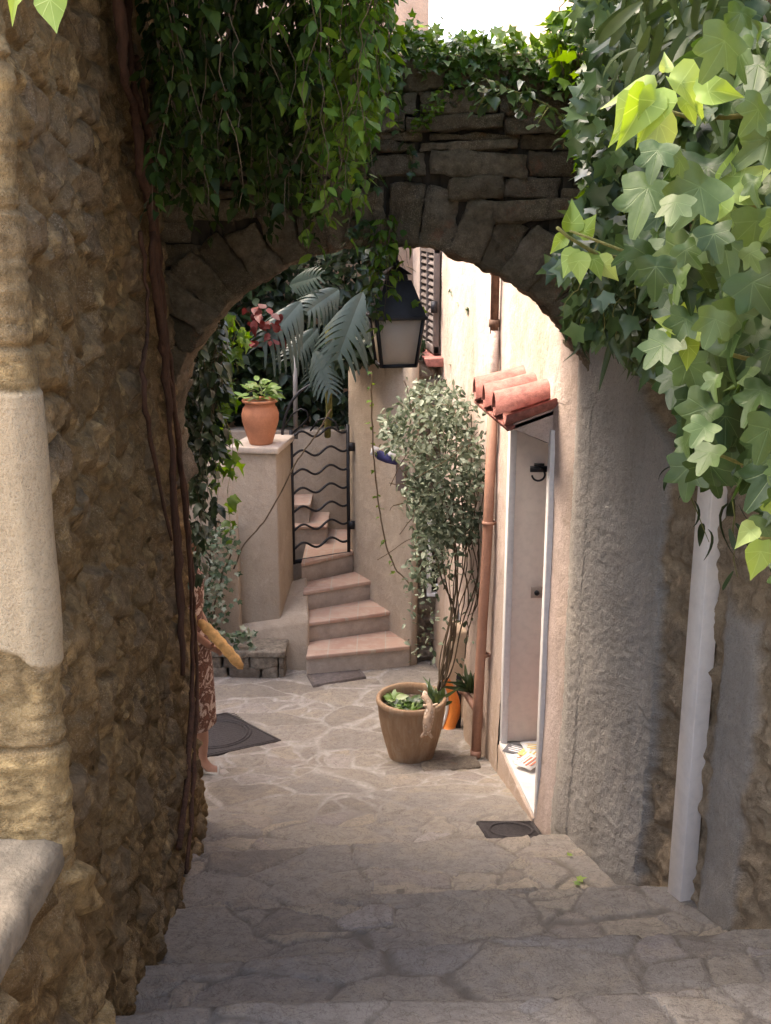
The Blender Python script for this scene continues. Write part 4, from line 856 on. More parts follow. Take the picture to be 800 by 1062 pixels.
# ============================================================ PERSON half hidden by the left wall, with a baguette
FT = Vector((-1.175, 6.58, 0)); FT.z = float(G(FT.x, FT.y)); g0 = FT.z
pe = empty('person', (-1.27, 6.62, g0), 'person in a brown and white patterned dress and pale shoes half hidden by the wall', 'person')
def skin(name, verts, edges, mat, root, sub=2):
    me = bpy.data.meshes.new(name); me.from_pydata([tuple(v[:3]) for v in verts], edges, []); o = bpy.data.objects.new(name, me); COL.objects.link(o); m = o.modifiers.new('s', 'SKIN')
    for i, v in enumerate(verts): me.skin_vertices[0].data[i].radius = (v[3], v[4] if len(v) > 4 else v[3])
    me.skin_vertices[0].data[0].use_root = True; o.modifiers.new('sub', 'SUBSURF').levels = sub; o.modifiers['sub'].render_levels = sub; m.use_smooth_shade = True
    me.materials.append(mat); under(o, root); return o
bx, by = -1.28, 6.62
V = [(bx, by, g0 + .92, .13, .10), (bx, by, g0 + 1.12, .115, .09), (bx, by, g0 + 1.30, .14, .10), (bx, by, g0 + 1.40, .07, .06), (bx + .02, by - .01, g0 + 1.47, .052, .05), (bx + .035, by - .01, g0 + 1.56, .075, .085), (bx + .03, by, g0 + 1.65, .07, .08),
     (bx + .01, by - .17, g0 + 1.36, .045), (bx + .0, by - .20, g0 + 1.10, .035), (-1.125, 6.56, g0 + .90, .026), (-1.075, 6.545, g0 + .875, .028, .016),
     (bx, by + .17, g0 + 1.36, .045), (bx + .02, by + .21, g0 + 1.10, .034), (bx + .12, by + .19, g0 + .9, .025), (bx + .18, by + .18, g0 + .85, .027, .015),
     (bx + .01, by - .08, g0 + .86, .085), (bx + .06, by - .07, g0 + .47, .055), (bx + .09, by - .05, g0 + .28, .05), (-1.195, 6.57, g0 + .09, .032), (-1.15, 6.55, g0 + .04, .034, .022), (-1.08, 6.53, g0 + .025, .03, .014),
     (bx - .01, by + .08, g0 + .86, .085), (bx - .06, by + .08, g0 + .47, .055), (bx - .14, by + .08, g0 + .28, .048), (bx - .24, by + .08, g0 + .10, .032), (bx - .2, by + .08, g0 + .045, .034, .022), (bx - .13, by + .08, g0 + .025, .03, .014)]
E = [(0, 1), (1, 2), (2, 3), (3, 4), (4, 5), (5, 6), (2, 7), (7, 8), (8, 9), (9, 10), (2, 11), (11, 12), (12, 13), (13, 14), (0, 15), (15, 16), (16, 17), (17, 18), (18, 19), (19, 20), (0, 21), (21, 22), (22, 23), (23, 24), (24, 25), (25, 26)]
def fingers(palm, pi, d, curl):
    for k in range(4):
        o_ = Vector((0, 0, 1)) * (.018 - .012 * k) ; L = (.024, .028, .027, .021)[k]; a = Vector(palm) + o_; p1 = a + d * L * 1.2; p2 = p1 + (d * .3 + curl) .normalized() * L; p3 = p2 + (curl - d * .6).normalized() * L * .8
        i0 = len(V); V.extend([(*a, .009), (*p1, .0085), (*p2, .0078), (*p3, .0065)]); E.extend([(pi, i0), (i0, i0 + 1), (i0 + 1, i0 + 2), (i0 + 2, i0 + 3)])
    a = Vector(palm) + Vector((0, -.005, .024)) - d * .02; p1 = a + Vector((.01, -.018, .018)); p2 = p1 + d * .02 + Vector((0, -.004, .012)); i0 = len(V); V.extend([(*a, .011), (*p1, .010), (*p2, .008)]); E.extend([(pi, i0), (i0, i0 + 1), (i0 + 1, i0 + 2)])
fingers(V[10][:3], 10, Vector((.9, -.2, -.25)).normalized(), Vector((-.1, .55, -.6)))
fingers(V[14][:3], 14, Vector((.5, 0, -.8)).normalized(), Vector((.2, -.5, -.6)))
# face: nose, ears
V.extend([(bx + .115, by - .012, g0 + 1.565, .012), (bx + .03, by - .09, g0 + 1.57, .014), (bx + .03, by + .07, g0 + 1.57, .014)]); n_ = len(V); E.extend([(5, n_ - 3), (5, n_ - 2), (5, n_ - 1)])
skin('body', V, E, M_skin, pe)
mb = MB()
for sgn in (-1, 1): mb = MB(); mb.lathe([(0, -.01), (.009, 0), (0, .01)], (bx + .103, by - .012 + sgn * .03, g0 + 1.595), 8); mb.build('eye', M_dark, root=pe); mb = MB(); mb.tube([(bx + .10, by - .035, g0 + 1.52), (bx + .112, by - .012, g0 + 1.518), (bx + .10, by + .01, g0 + 1.52)], .005, 5); mb.build('lips', plain('lips', (.4, .13, .1), .5), root=pe)
dm = NT('patterned_cloth'); pv = dm.noise(11, 4, .7, dist=1.6); k = dm.ramp(dm.math('ADD', pv, dm.math('MULTIPLY', dm.noise(14, 4, .6), .5)), [(.64, (.20, .095, .065)), (.74, (.11, .055, .04)), (.78, (.24, .13, .09)), (.84, (.62, .5, .43)), (.95, (.50, .38, .31))]); dm.bump(dm.noise(20), .3, .01); dm.fin(k, .85)
mb = MB(); V = []; n = 40; prof = [(1.40, .075, .13), (1.33, .135, .185), (1.22, .135, .165), (1.08, .118, .145), (.98, .135, .175), (.86, .155, .20), (.65, .155, .195), (.48, .15, .185), (.34, .145, .175), (.33, .14, .17)]
for (z, rx, ry) in prof:
    for j in range(n):
        a = 2 * math.pi * j / n; f = 1 + (.05 * math.sin(7 * a + z * 3) * max(0, (1 - z))); V.append((bx + .045 * (1.0 - z) * (z < 1) + rx * f * math.cos(a), by + ry * f * math.sin(a), g0 + z))
mb.add(V, [], [(i * n + (j + 1) % n, i * n + j, (i + 1) * n + j, (i + 1) * n + (j + 1) % n) for i in range(len(prof) - 1) for j in range(n)]); o = mb.build('dress', dm.m, smooth=True, root=pe); o.modifiers.new('t', 'SOLIDIFY').thickness = .006
for i in (0,):
    mb = MB(); mb.tube([(bx + .01, by - .17, g0 + 1.39), (bx, by - .185, g0 + 1.30), (bx - .0, by - .195, g0 + 1.2)], [.05, .062, .058], 12, caps=False); mb.build('sleeve', dm.m, smooth=True, root=pe); mb = MB(); mb.tube([(bx + .01, by + .17, g0 + 1.39), (bx, by + .185, g0 + 1.30), (bx, by + .2, g0 + 1.2)], [.05, .062, .058], 12, caps=False); mb.build('sleeve', dm.m, smooth=True, root=pe)
mb = MB(); mb.lathe([(0, .115), (.05, .105), (.083, .06), (.094, .0), (.09, -.06), (.07, -.13), (.05, -.16)], (bx + .0, by - .002, g0 + 1.59), 24, wob=.03, sy=1.02); mb.build('hair', M_hair, smooth=True, root=pe)
for (fx_, fy_) in ((-1.135, 6.545), (bx - .185, by + .08)):
    mb = MB(); zz = float(G(fx_, fy_)) + .004; V = [(fx_ + u * 1.0, fy_ + v - .2 * (u if fx_ > -1.2 else 0), zz + w_) for w_ in (0, .016) for u, v in ((-.075, 0), (-.05, -.03), (.03, -.035), (.09, -.035), (.12, 0), (.09, .035), (.03, .035), (-.05, .03))]
    mb.add(V, [(0, k + 1, k) for k in range(1, 7)] + [(8, 8 + k, 9 + k) for k in range(1, 7)], [(k, (k + 1) % 8, 8 + (k + 1) % 8, 8 + k) for k in range(8)])
    mb.tube([(fx_ + .055, fy_ - .04 - .01, zz + .01), (fx_ + .05, fy_ - .012, zz + .052), (fx_ + .05, fy_ + .03, zz + .01)], .008, 6)
    mb.tube([(fx_ - .03, fy_ - .035, zz + .012), (fx_ - .07, fy_, zz + .05), (fx_ - .03, fy_ + .035, zz + .012)], .007, 6); mb.build('shoe', M_shoe, root=pe)
a = P(206, 643, 6.50); b_ = P(252, 694, 6.42); mb = MB(); m = 22; pts = [a.lerp(b_, i / (m - 1)) + Vector((0, 0, .012 * math.sin(i / (m - 1) * math.pi))) for i in range(m)]
mb.tube(pts, [.031 * (max(0, 1 - (2 * i / (m - 1) - 1) ** 6)) ** .5 * (1 + .10 * math.sin(i * 1.9)) + .003 for i in range(m)], 14); tag(mb.build('baguette', M_bread, smooth=True), 'golden baguette held out by the half-hidden person', 'bread')
# ============================================================ MISC ON THE STAIR WALL
c = P(400, 472, 8.86); random.seed(3); mb = MB()
pts = [P(388, 468, 8.84), P(394, 472, 8.82), P(402, 476, 8.80), P(412, 480, 8.78)]; mb.tube(pts, [.02, .04, .035, .02], 10); o = mb.build('cloth_bundle', M_blue, smooth=True); tag(o, 'small blue and white bundle fixed on the stair wall beside the climbing shrub', 'cloth')
mb = MB(); mb.tube([P(386, 472, 8.79), P(389, 465, 8.78), P(393, 466, 8.78)], [.02, .03, .016], 8); q = mb.build('white_trim', M_white, smooth=True); q.parent = o; mb = MB(); mb.tube([P(403, 470, 8.77), P(408, 470, 8.76), P(411, 475, 8.76)], [.018, .035, .02], 8); q = mb.build('white_trim', M_white, smooth=True); q.parent = o
c = P(415, 492, 8.84); mb = MB(); mb.box(c.x - .035, c.x + .035, 8.80, 8.9, c.z - .13, c.z + .11); tag(mb.build('letterbox', M_shutter, bevel=.005), 'narrow dark box on the edge of the stair wall below the blue bundle', 'box')
# ============================================================ PLANTS
def jitterline(a, b, n, amp, rng=RG, sag=0):
    a, b = np.array(a, float), np.array(b, float); t = np.linspace(0, 1, n)[:, None]; w_ = rng.normal(0, amp, (n, 3)); w_[0] = 0
    k = np.ones(3) / 3; w_ = np.column_stack([np.convolve(w_[:, i], k, 'same') for i in range(3)]); p = a + (b - a) * t + w_; p[:, 2] -= sag * np.sin(t[:, 0] * math.pi); return p
def inpoly(px, py, poly):
    r = False; j = len(poly) - 1
    for i in range(len(poly)):
        xi, yi = poly[i]; xj, yj = poly[j]
        if (yi > py) != (yj > py) and px < (xj - xi) * (py - yi) / (yj - yi) + xi: r = not r
        j = i
    return r
def strands(root, specs, tpl, mat, size, step, stem_mat, out=.25, srad=.003, droop=-1.0, name=('foliage', 'stems')):
    """specs: lists of points (n,3); leaves alternate along them"""
    pos = []; tips = []; sm_ = MB(); nn = []
    for pts in specs:
        sm_.tube(pts, np.linspace(srad, srad * .4, len(pts)), 5, caps=False); d = np.linalg.norm(np.diff(pts, axis=0), axis=1); c = np.concatenate([[0], np.cumsum(d)]); m = max(2, int(c[-1] / step))
        s = np.sort(RG.uniform(0, c[-1], m)); p = np.column_stack([np.interp(s, c, pts[:, i]) for i in range(3)]); a = RG.uniform(0, 6.28, m)
        pos.append(p + np.column_stack([np.cos(a), np.sin(a), 0 * a]) * .012); tips.append(np.column_stack([np.cos(a) * out * 2, np.sin(a) * out * 2, np.full(m, droop * .6)]) + RG.normal(0, .3, (m, 3)))
        nn.append(np.column_stack([np.cos(a), np.sin(a), np.full(m, .9)]) + RG.normal(0, .35, (m, 3)))
    pos = np.concatenate(pos); tips = np.concatenate(tips); nn = np.concatenate(nn); n = len(pos)
    leaves(name[0], tpl, pos, tips, nn, RG.uniform(size * .6, size * 1.25, n), mat, RG.random(n), root); sm_.build(name[1], stem_mat, smooth=True, root=root); return n
# --- vine canopy over the left wall (unseen roof of leaves overhead, thickened for its shade, strands hanging in front of the arch)
vc = empty('overhanging_vine', (-.7, 4.0, 1.5), 'dark leafy creeper hanging thickly from above between the left wall and the arch', 'vine')
sp = []
prof = lambda px: np.interp(px, [150, 185, 215, 250, 300, 335, 350, 375, 395, 408], [200, 235, 240, 225, 255, 265, 240, 205, 150, 110])
for i in range(150):
    px = RG.uniform(150, 402); Y = RG.uniform(3.2, 4.75); yb = prof(px) * RG.uniform(.3, 1.03); b_ = P(px, yb, Y); top = (b_.x + RG.normal(0, .08), b_.y + RG.normal(0, .1), RG.uniform(.95, 1.3))
    if b_.x < -.52 - .088 * Y + .06: continue
    sp.append(jitterline(top, b_, 16, .035))
dk = [p for p in sp if p[-1][0] < -.27]; lt = [p for p in sp if p[-1][0] >= -.27]  # left strands take the shade-darkened leaf colour, right ones the lighter copy
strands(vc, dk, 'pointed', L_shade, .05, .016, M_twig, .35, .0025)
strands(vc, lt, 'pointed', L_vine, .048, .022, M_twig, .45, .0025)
n = 10500; pos = np.column_stack([RG.uniform(-1.2, .0, n), RG.uniform(2.5, 5.3, n), RG.uniform(1.0, 1.6, n)]); keep = pos[:, 0] < -.05 - .12 * (pos[:, 1] - 3.0) * 0 ; pos = pos[keep]; n = len(pos)
leaves('upper_foliage', 'vine', pos, rdir(n, (0, 0, -.3), .8), rdir(n, (0, 0, 1), .5), RG.uniform(.08, .13, n), L_vine, RG.random(n), vc)  # out of view; dense layer put here to shade the strands below
mb = MB()
for k in range(14):
    a = (-1.0, RG.uniform(2.6, 5.0), RG.uniform(1.1, 1.6)); mb.tube(jitterline(a, (-.05, a[1] + RG.normal(0, .4), a[2] + RG.normal(0, .15)), 12, .05), .01, 6)
for (q0, q1) in (((246, 0), (218, 125)), ((165, 45), (195, 155)), ((300, 150), (360, 200))): mb.tube(jitterline(P(*q0, 3.4), P(*q1, 3.6), 10, .01), .0035, 5)
mb.build('branches', M_twig, smooth=True, root=vc)
# bright spray at the right edge of the creeper
sp = [jitterline(P(px0, 0, 4.4), P(px1, y1, 4.3), 14, .02) for px0, px1, y1 in ((372, 396, 90), (350, 385, 140), (335, 375, 165), (385, 410, 75), (345, 362, 205), (365, 398, 120), (380, 402, 55))]
nv = empty('leafy_spray', tuple(P(385, 60, 4.35)), 'bright green pointed leaf spray hanging at the right edge of the dark creeper', 'vine')
strands(nv, sp, 'pointed', L_bright, .075, .02, M_greenstem, .5)
# --- old vine trunk on the left wall
tk = empty('old_vine', (-.9, 4.6, -3.1), 'twisted reddish-brown old vine trunk climbing the rubble wall at left', 'vine trunk')
PL0, PL1 = (-.70, 2.36), (-.98, 5.2)
for j, (off, rad, pts) in enumerate([(.05, .018, [(112, -40), (120, 40), (122, 85), (138, 120), (140, 180), (152, 215), (158, 300), (165, 360), (172, 430), (176, 520), (182, 600), (186, 700)]), (.055, .014, [(128, -40), (127, 40), (132, 90), (148, 130), (152, 185), (160, 215), (150, 245), (160, 330), (173, 400), (185, 480), (192, 560), (196, 660), (195, 760), (182, 880)]),
        (.06, .012, [(136, 60), (150, 110), (146, 170), (160, 260), (168, 340), (180, 440), (189, 530), (198, 620), (201, 700), (198, 800), (190, 905)]), (.05, .009, [(140, 240), (150, 330), (140, 400), (155, 470), (172, 560)])]):
    P_ = [hitplane(px, py, PL0, PL1, .018 + off * .2 + .006 * math.sin(k * 1.7)) for k, (px, py) in enumerate(pts)]
    A_ = np.array([tuple(p) for p in P_]); t = np.arange(len(A_)); tt_ = np.linspace(0, len(A_) - 1, len(A_) * 6); A2 = np.column_stack([np.interp(tt_, t, A_[:, i]) for i in range(3)]); k5 = np.ones(7) / 7
    A3 = A2.copy(); A3[3:-3] = np.column_stack([np.convolve(A2[:, i], k5, 'valid') for i in range(3)]); A3[1:, :2] += RG.normal(0, .003, (len(A3) - 1, 2)); A3[:, 0] += .018
    mb = MB(); mb.tube(A3, .85 * rad * (1 + .22 * np.sin(tt_ * 2.1 + j) + .1 * RG.normal(0, 1, len(A3))), 9); mb.build('stem', M_bark, smooth=True, root=tk)
# --- ivy along the top of the arch wall
ai = empty('arch_ivy', (.1, 5.2, .66), 'small-leaved ivy spreading along the top of the stone arch', 'ivy')
n = 3800; X = RG.uniform(-1.2, 1.3, n); pos = np.column_stack([X, RG.uniform(4.98, 5.5, n), .66 + RG.normal(.0, .045, n) + .035 * np.sin(X * 7) + .10 * np.exp(-((X - 1.0) / .28) ** 2) + .02 * np.sin(X * 17)])
f = RG.random(n) < .4; pos[f, 1] = RG.uniform(4.93, 5.0, f.sum()); pos[f, 2] -= RG.exponential(.05, f.sum())
leaves('foliage', 'ivys', pos, rdir(n, (0, -.6, -.2), .7), rdir(n, (0, -.5, .9), .45), RG.uniform(.03, .06, n), L_topivy, RG.random(n) ** 1.2, ai)
sp = []
for (x, L) in [(-.12, .95), (-.05, 1.1), (-.08, .8), (.02, .5), (-.2, .6), (.95, .6), (.85, .35), (1.0, .8)]: sp.append(jitterline((x, 4.98, .65), (x + RG.normal(0, .05), 4.97, .65 - L), 16, .02))
strands(ai, sp, 'ivys', L_ivy, .045, .02, M_twig, .4, .002, name=('trailing_foliage', 'trailing_stems'))
# sprig and fern on the arch face
sg = empty('twig_spray', tuple(P(590, 135, 4.9)), 'leafy twig with glossy leaves reaching left across the arch stones', 'twig')
main = np.array([tuple(P(px, py, Y)) for px, py, Y in ((604, 150, 4.95), (590, 128, 4.8), (570, 110, 4.72), (548, 99, 4.68), (525, 92, 4.66), (505, 92, 4.66), (490, 84, 4.66))])
side_ = [np.array([main[i], main[i] + np.array(v)]) for i, v in ((2, (-.06, -.03, -.09)), (3, (-.05, 0, -.08)), (4, (-.09, -.02, -.07)), (4, (-.1, -.02, .04)), (5, (-.04, 0, -.09)), (3, (-.02, -.02, .05)), (1, (-.02, -.02, -.1)))]
strands(sg, [main] + [jitterline(q[0], q[1], 5, .004) for q in side_], 'pointed', L_ivy, .058, .016, M_greenstem, .4, .004, -.7)
fn = empty('fern', tuple(P(445, 125, 4.98)), 'small green fern fronds growing from the arch masonry', 'fern')
sp = [np.array([tuple(P(a, b, 4.95)), tuple(P((a + c) / 2 + 2, (b + d) / 2 - 4, 4.88)), tuple(P(c, d, 4.84))]) for a, b, c, d in ((436, 135, 464, 88), (436, 135, 458, 108), (434, 138, 448, 98), (432, 138, 436, 112))]
strands(fn, sp, 'oval', L_vine, .03, .007, M_greenstem, .9, .0015, -.2)
# --- ivy on the right corner of the arch and upper right wall (small leaves, mid distance)
ri = empty('corner_ivy', (1.0, 4.6, -.3), 'dark small-leaved creeper covering the right shoulder of the arch', 'ivy')
poly = [(596, -30), (610, 60), (598, 130), (612, 200), (590, 245), (575, 270), (600, 300), (590, 330), (612, 352), (640, 345), (660, 380), (720, 400), (780, 360), (800, -30)]
pos = []
while len(pos) < 2500:
    px, py = RG.uniform(560, 790), RG.uniform(-30, 400)
    if inpoly(px, py, poly): pos.append(tuple(P(px, py, RG.uniform(3.2, 4.85))))
pos = np.array(pos); pos = pos[pos[:, 0] < 1.75]; n = len(pos)
leaves('foliage', 'ivys', pos, rdir(n, (-.3, -.3, -.8), .5), rdir(n, (-.5, -.6, .5), .5), RG.uniform(.05, .09, n), L_ivy, RG.random(n), ri)
sp = [jitterline(P(px, -40, Y), P(px + RG.normal(0, 12), yb, Y), 18, .025) for px, yb, Y in ((602, 140, 4.6), (612, 230, 4.4), (596, 90, 4.8), (625, 300, 4.1), (606, 330, 4.5), (640, 350, 3.8), (590, 60, 4.85), (617, 345, 4.3), (630, 200, 4.2))]
strands(ri, sp, 'vine', L_vine, .075, .018, M_twig, .4, .003, name=('hanging_foliage', 'stems'))
n = 2200; pos = np.column_stack([RG.uniform(.75, 1.9, n), RG.uniform(3.0, 4.8, n), RG.uniform(.95, 1.5, n)])
leaves('upper_foliage', 'vine', pos, rdir(n, (0, 0, -.3), .8), rdir(n, (0, 0, 1), .5), RG.uniform(.08, .13, n), L_ivy, RG.random(n), ri)  # unseen leaf layer added overhead to darken the corner below
# drooping lance-leaved creeper
ll = empty('lance_leaved_creeper', (1.0, 3.2, -.5), 'drooping narrow-leaved creeper at the lower edge of the corner ivy', 'creeper')
sp = [jitterline(P(px + 30, 250, 3.3), P(px, yb, 3.3), 12, .02) for px, yb in ((590, 318), (603, 345), (618, 350), (632, 365), (648, 352), (664, 345))] + [jitterline(P(700, 480, 3.6), P(735, 560, 3.6), 6, .01), jitterline(P(760, 520, 3.4), P(765, 600, 3.4), 6, .01)]
strands(ll, sp, 'lance', L_lance, .13, .04, M_greenstem, .35, .003)
pos = []
for k in range(150): pos.append(tuple(P(RG.uniform(650, 800), RG.uniform(-60, 70), RG.uniform(2.1, 3.0))))
n = len(pos); leaves('upper_foliage', 'lance', pos, rdir(n, (-.35, -.2, -.8), .35), rdir(n, (-.2, -.8, .5), .4), RG.uniform(.08, .14, n), L_lance, RG.random(n), ll)
# --- large-leaved ivy close to the camera
bi = empty('large_leaved_ivy', (1.1, 2.2, -.2), 'broad-leaved ivy hanging in the right foreground over the stone wall', 'ivy')
poly = [(655, 175), (660, 230), (645, 270), (655, 300), (690, 325), (668, 345), (690, 400), (700, 440), (690, 478), (722, 500), (748, 492), (770, 510), (780, 560), (800, 600), (960, 640), (960, -60), (815, -60), (740, 60), (700, 110)]
def cloud(n, poly, Y0, Y1, x0, x1, y0, y1):
    q = []
    while len(q) < n:
        px, py = RG.uniform(x0, x1), RG.uniform(y0, y1)
        if inpoly(px, py, poly): q.append((*P(px, py, RG.uniform(Y0, Y1)), px, py))
    return np.array(q)
q = cloud(620, poly, 1.75, 2.5, 640, 960, -60, 640); n = len(q); q[:, 0:3] += 0
tipd = rdir(n, (-.35, -.35, -.85), .38); nr = rdir(n, (-.35, -.75, .7), .5)
sz = .05 + .065 * RG.random(n) ** 1.4; leaves('foliage', 'ivyl', q[:, :3] + np.array([.02, 0, .05]), tipd, nr, sz, L_big, RG.random(n), bi)
q2 = cloud(380, poly, 2.4, 3.0, 650, 960, -60, 600); n = len(q2); leaves('inner_foliage', 'ivyl', q2[:, :3] + np.array([.04, 0, .03]), rdir(n, (-.3, -.3, -.9), .4), rdir(n, (-.3, -.8, .5), .4), RG.uniform(.07, .12, n), L_big, RG.random(n) * .6, bi)  # inner layer kept to the darker greens, standing for occlusion shade
mb = MB()
for a, b_, c, Y in (((900, 60), (760, 150), (676, 110), 2.0), ((900, 260), (770, 215), (738, 190), 1.95), ((960, 400), (760, 380), (700, 345), 2.1), ((960, 100), (820, 260), (700, 280), 2.2), ((960, 500), (820, 500), (735, 470), 2.1), ((900, 330), (740, 300), (592, 238), 2.6), ((900, -60), (820, 80), (720, 230), 2.3), ((960, 560), (860, 560), (790, 560), 2.0)):
    m = [np.array(tuple(P(*a, Y + .25))), np.array(tuple(P(*b_, Y + .08))), np.array(tuple(P(*c, Y - .05)))]; t = np.linspace(0, 1, 14)[:, None]; cur = (1 - t) ** 2 * m[0] + 2 * t * (1 - t) * m[1] + t ** 2 * m[2]
    mb.tube(cur + RG.normal(0, .002, cur.shape), np.linspace(.007, .003, 14), 7)
mb.build('branches', M_greenstem, smooth=True, root=bi)
def shoot(name_, items, Y, size, label=None):
    pos = []; tp = []; nn = []; s = []
    for (px, py, dx, dy, sc) in items:
        pos.append(tuple(P(px, py, Y + RG.uniform(-.05, .03)))); tp.append((dx, RG.uniform(-.45, 0), dy)); nn.append((RG.uniform(-.6, .5), -.9, .45 + RG.uniform(-.2, .3))); s.append(size * sc)
    n = len(pos); o = leaves(name_, 'young', pos, tp, nn, s, L_young, RG.random(n), bi)
    if label: o['label'] = label
shoot('young_shoot', [(676, 100, -.7, .15, .75), (680, 92, -.1, -1, .9), (690, 75, .0, .9, .35), (672, 92, -.35, -1, 1.0), (684, 112, -.15, -1, 1.25), (694, 80, .9, -.5, .95), (722, 100, 1, .25, .85), (706, 100, .5, -.6, .6), (668, 110, -.8, -.7, .8), (660, 100, -.5, -.8, .8)], 1.9, .085)
shoot('young_shoot', [(752, 200, -.6, -.9, .85), (757, 195, .1, 1, .8), (762, 205, .35, .6, .9), (748, 212, -.7, .3, .55), (756, 214, -.1, -1, .65), (760, 200, .8, -.2, .6)], 1.9, .085)
shoot('young_shoot', [(705, 340, -.8, .3, .6), (708, 335, .2, 1, .65), (712, 350, .2, -1, .7), (720, 345, .6, -.1, .5), (702, 352, -.9, -.3, .6)], 2.0, .085)
shoot('young_shoot', [(586, 245, -.6, -.7, .55), (592, 240, .1, 1, .8), (602, 246, .5, .8, .7), (600, 262, .1, -.9, .8), (612, 262, .4, -.9, .8), (620, 268, .6, -.6, .8), (596, 258, -.3, -.9, .8)], 2.6, .085)
shoot('young_shoot', [(790, 560, -.1, -1, .9), (796, 530, .3, .8, .7), (784, 545, -.6, -.6, .6)], 1.9, .085)
mb = MB(); mb.tube([P(578, 236, 2.56), P(590, 246, 2.58), P(620, 264, 2.62), P(660, 270, 2.7)], [.004, .004, .005, .006], 6); mb.build('twig', M_greenstem, smooth=True, root=bi)
# leaf poking in at the top left corner
tl = empty('corner_leaf', tuple(P(40, -20, 1.9)), 'few bright serrated leaves poking in at the top left above the plaster wall', 'leaves')
leaves('foliage', 'young', [tuple(P(50, -12, 1.9)), tuple(P(30, -25, 1.95)), tuple(P(10, -20, 1.9))], [(.2, -.2, -1), (-.6, -.2, -.7), (-.8, 0, -.3)], [(0, -1, .4)] * 3, [.07, .07, .06], L_young, np.array([.1, .4, .3]), tl)
# --- climbing shrub from the planter
cs = empty('climbing_shrub', tuple(PC + Vector((.17, .06, .37))), 'grey-green small-leaved climbing shrub trained up the pink wall from the planter', 'shrub')
base = np.array(tuple(PC + Vector((.16, .05, .36)))); mb = MB(); sp = []
ends = [(448, 440), (470, 420), (490, 430), (430, 480), (455, 500), (480, 470), (500, 500), (440, 560), (470, 540), (495, 560)]
for j, (px, py) in enumerate(ends):
    via = P(RG.uniform(470, 506), RG.uniform(610, 660), RG.uniform(7.0, 7.35)); e = P(px, py, RG.uniform(7.1, 7.7)); t = np.linspace(0, 1, 30)[:, None]; v = np.array(tuple(via)); ee = np.array(tuple(e))
    pts = (1 - t) ** 2 * base + 2 * t * (1 - t) * (v * 1.0) + t ** 2 * ee; pts = pts + .018 * np.column_stack([np.sin(t[:, 0] * 14 + j), np.cos(t[:, 0] * 11 + j), 0 * t[:, 0]]); mb.tube(pts, np.linspace(.011, .005, 30) * RG.uniform(.45, .85), 6)
for k in range(34):
    a = P(RG.uniform(425, 505), RG.uniform(420, 560), RG.uniform(7.0, 7.8)); b_ = a + Vector(RG.normal(0, .18, 3)); mb.tube(jitterline(a, b_, 7, .02), .003, 4)
for k in range(9):
    a = P(RG.uniform(485, 508), RG.uniform(480, 560), 7.3); b_ = P(a.x * 0 + RG.uniform(470, 505), RG.uniform(600, 700), 7.1); mb.tube(jitterline(a, b_, 12, .03), .004, 5)
mb.build('stems', M_twig, smooth=True, root=cs)
poly = [(447, 388), (480, 400), (505, 420), (514, 470), (510, 520), (500, 560), (480, 580), (470, 600), (450, 610), (428, 630), (418, 590), (430, 560), (420, 520), (424, 480), (400, 465), (392, 440), (412, 425), (425, 400)]
q = []
cl = cloud(90, poly, 6.9, 7.9, 390, 520, 380, 640)
while len(q) < 3700:
    c = cl[RG.integers(len(cl))][:3] + RG.normal(0, .075, 3)
    s_ = 1150 / (c[1] * CP - c[2] * SP); px = 400 + c[0] * s_; vv = -(c[2] * CP + c[1] * SP) * s_; py = 531 + vv
    if inpoly(px + RG.normal(0, 5), py + RG.normal(0, 5), poly) and c[0] < pinkX(c[1]) - .02 and (py < 560 or RG.random() < .5): q.append(c)
q = np.array(q); n = len(q); leaves('foliage', 'oval', q, rdir(n, (-.1, -.2, .1), .8), rdir(n, (-.2, -.4, .8), .5), RG.uniform(.032, .062, n), L_bush, RG.random(n), cs)
q = []
for k in range(130):
    px = RG.uniform(418, 500); py = RG.uniform(590, 690) ; q.append(tuple(P(px, py, RG.uniform(6.95, 7.9))))
q = np.array(q); q = q[q[:, 0] < pinkX(q[:, 1]) - .03]; n = len(q); leaves('lower_foliage', 'oval', q, rdir(n, (0, 0, .3), .8), rdir(n, (-.2, -.4, .8), .5), RG.uniform(.035, .06, n), L_bush, RG.random(n), cs)
# grass tuft and small plants
gt2 = empty('grass_tuft', tuple(P(488, 716, 6.95)), 'spiky green grass tuft above the short clay pipe', 'grass')
n = 34; leaves('blades', 'lance', np.repeat([tuple(P(488, 716, 6.95))], n, 0) + RG.normal(0, .012, (n, 3)), rdir(n, (-.1, -.2, 1), .55), rdir(n, (0, -1, .4), .3), RG.uniform(.08, .16, n), L_lance, RG.random(n), gt2)
gt3 = empty('planter_herb', tuple(PC + Vector((.15, -.02, .37))), 'dark strap-leaved plant at the right rim of the big planter', 'plant')
n = 26; leaves('blades', 'lance', np.repeat([tuple(PC + Vector((.16, -.02, .37)))], n, 0) + RG.normal(0, .015, (n, 3)), rdir(n, (.1, -.1, 1), .5), rdir(n, (0, -1, .4), .3), RG.uniform(.1, .17, n), L_ivy, RG.random(n), gt3)
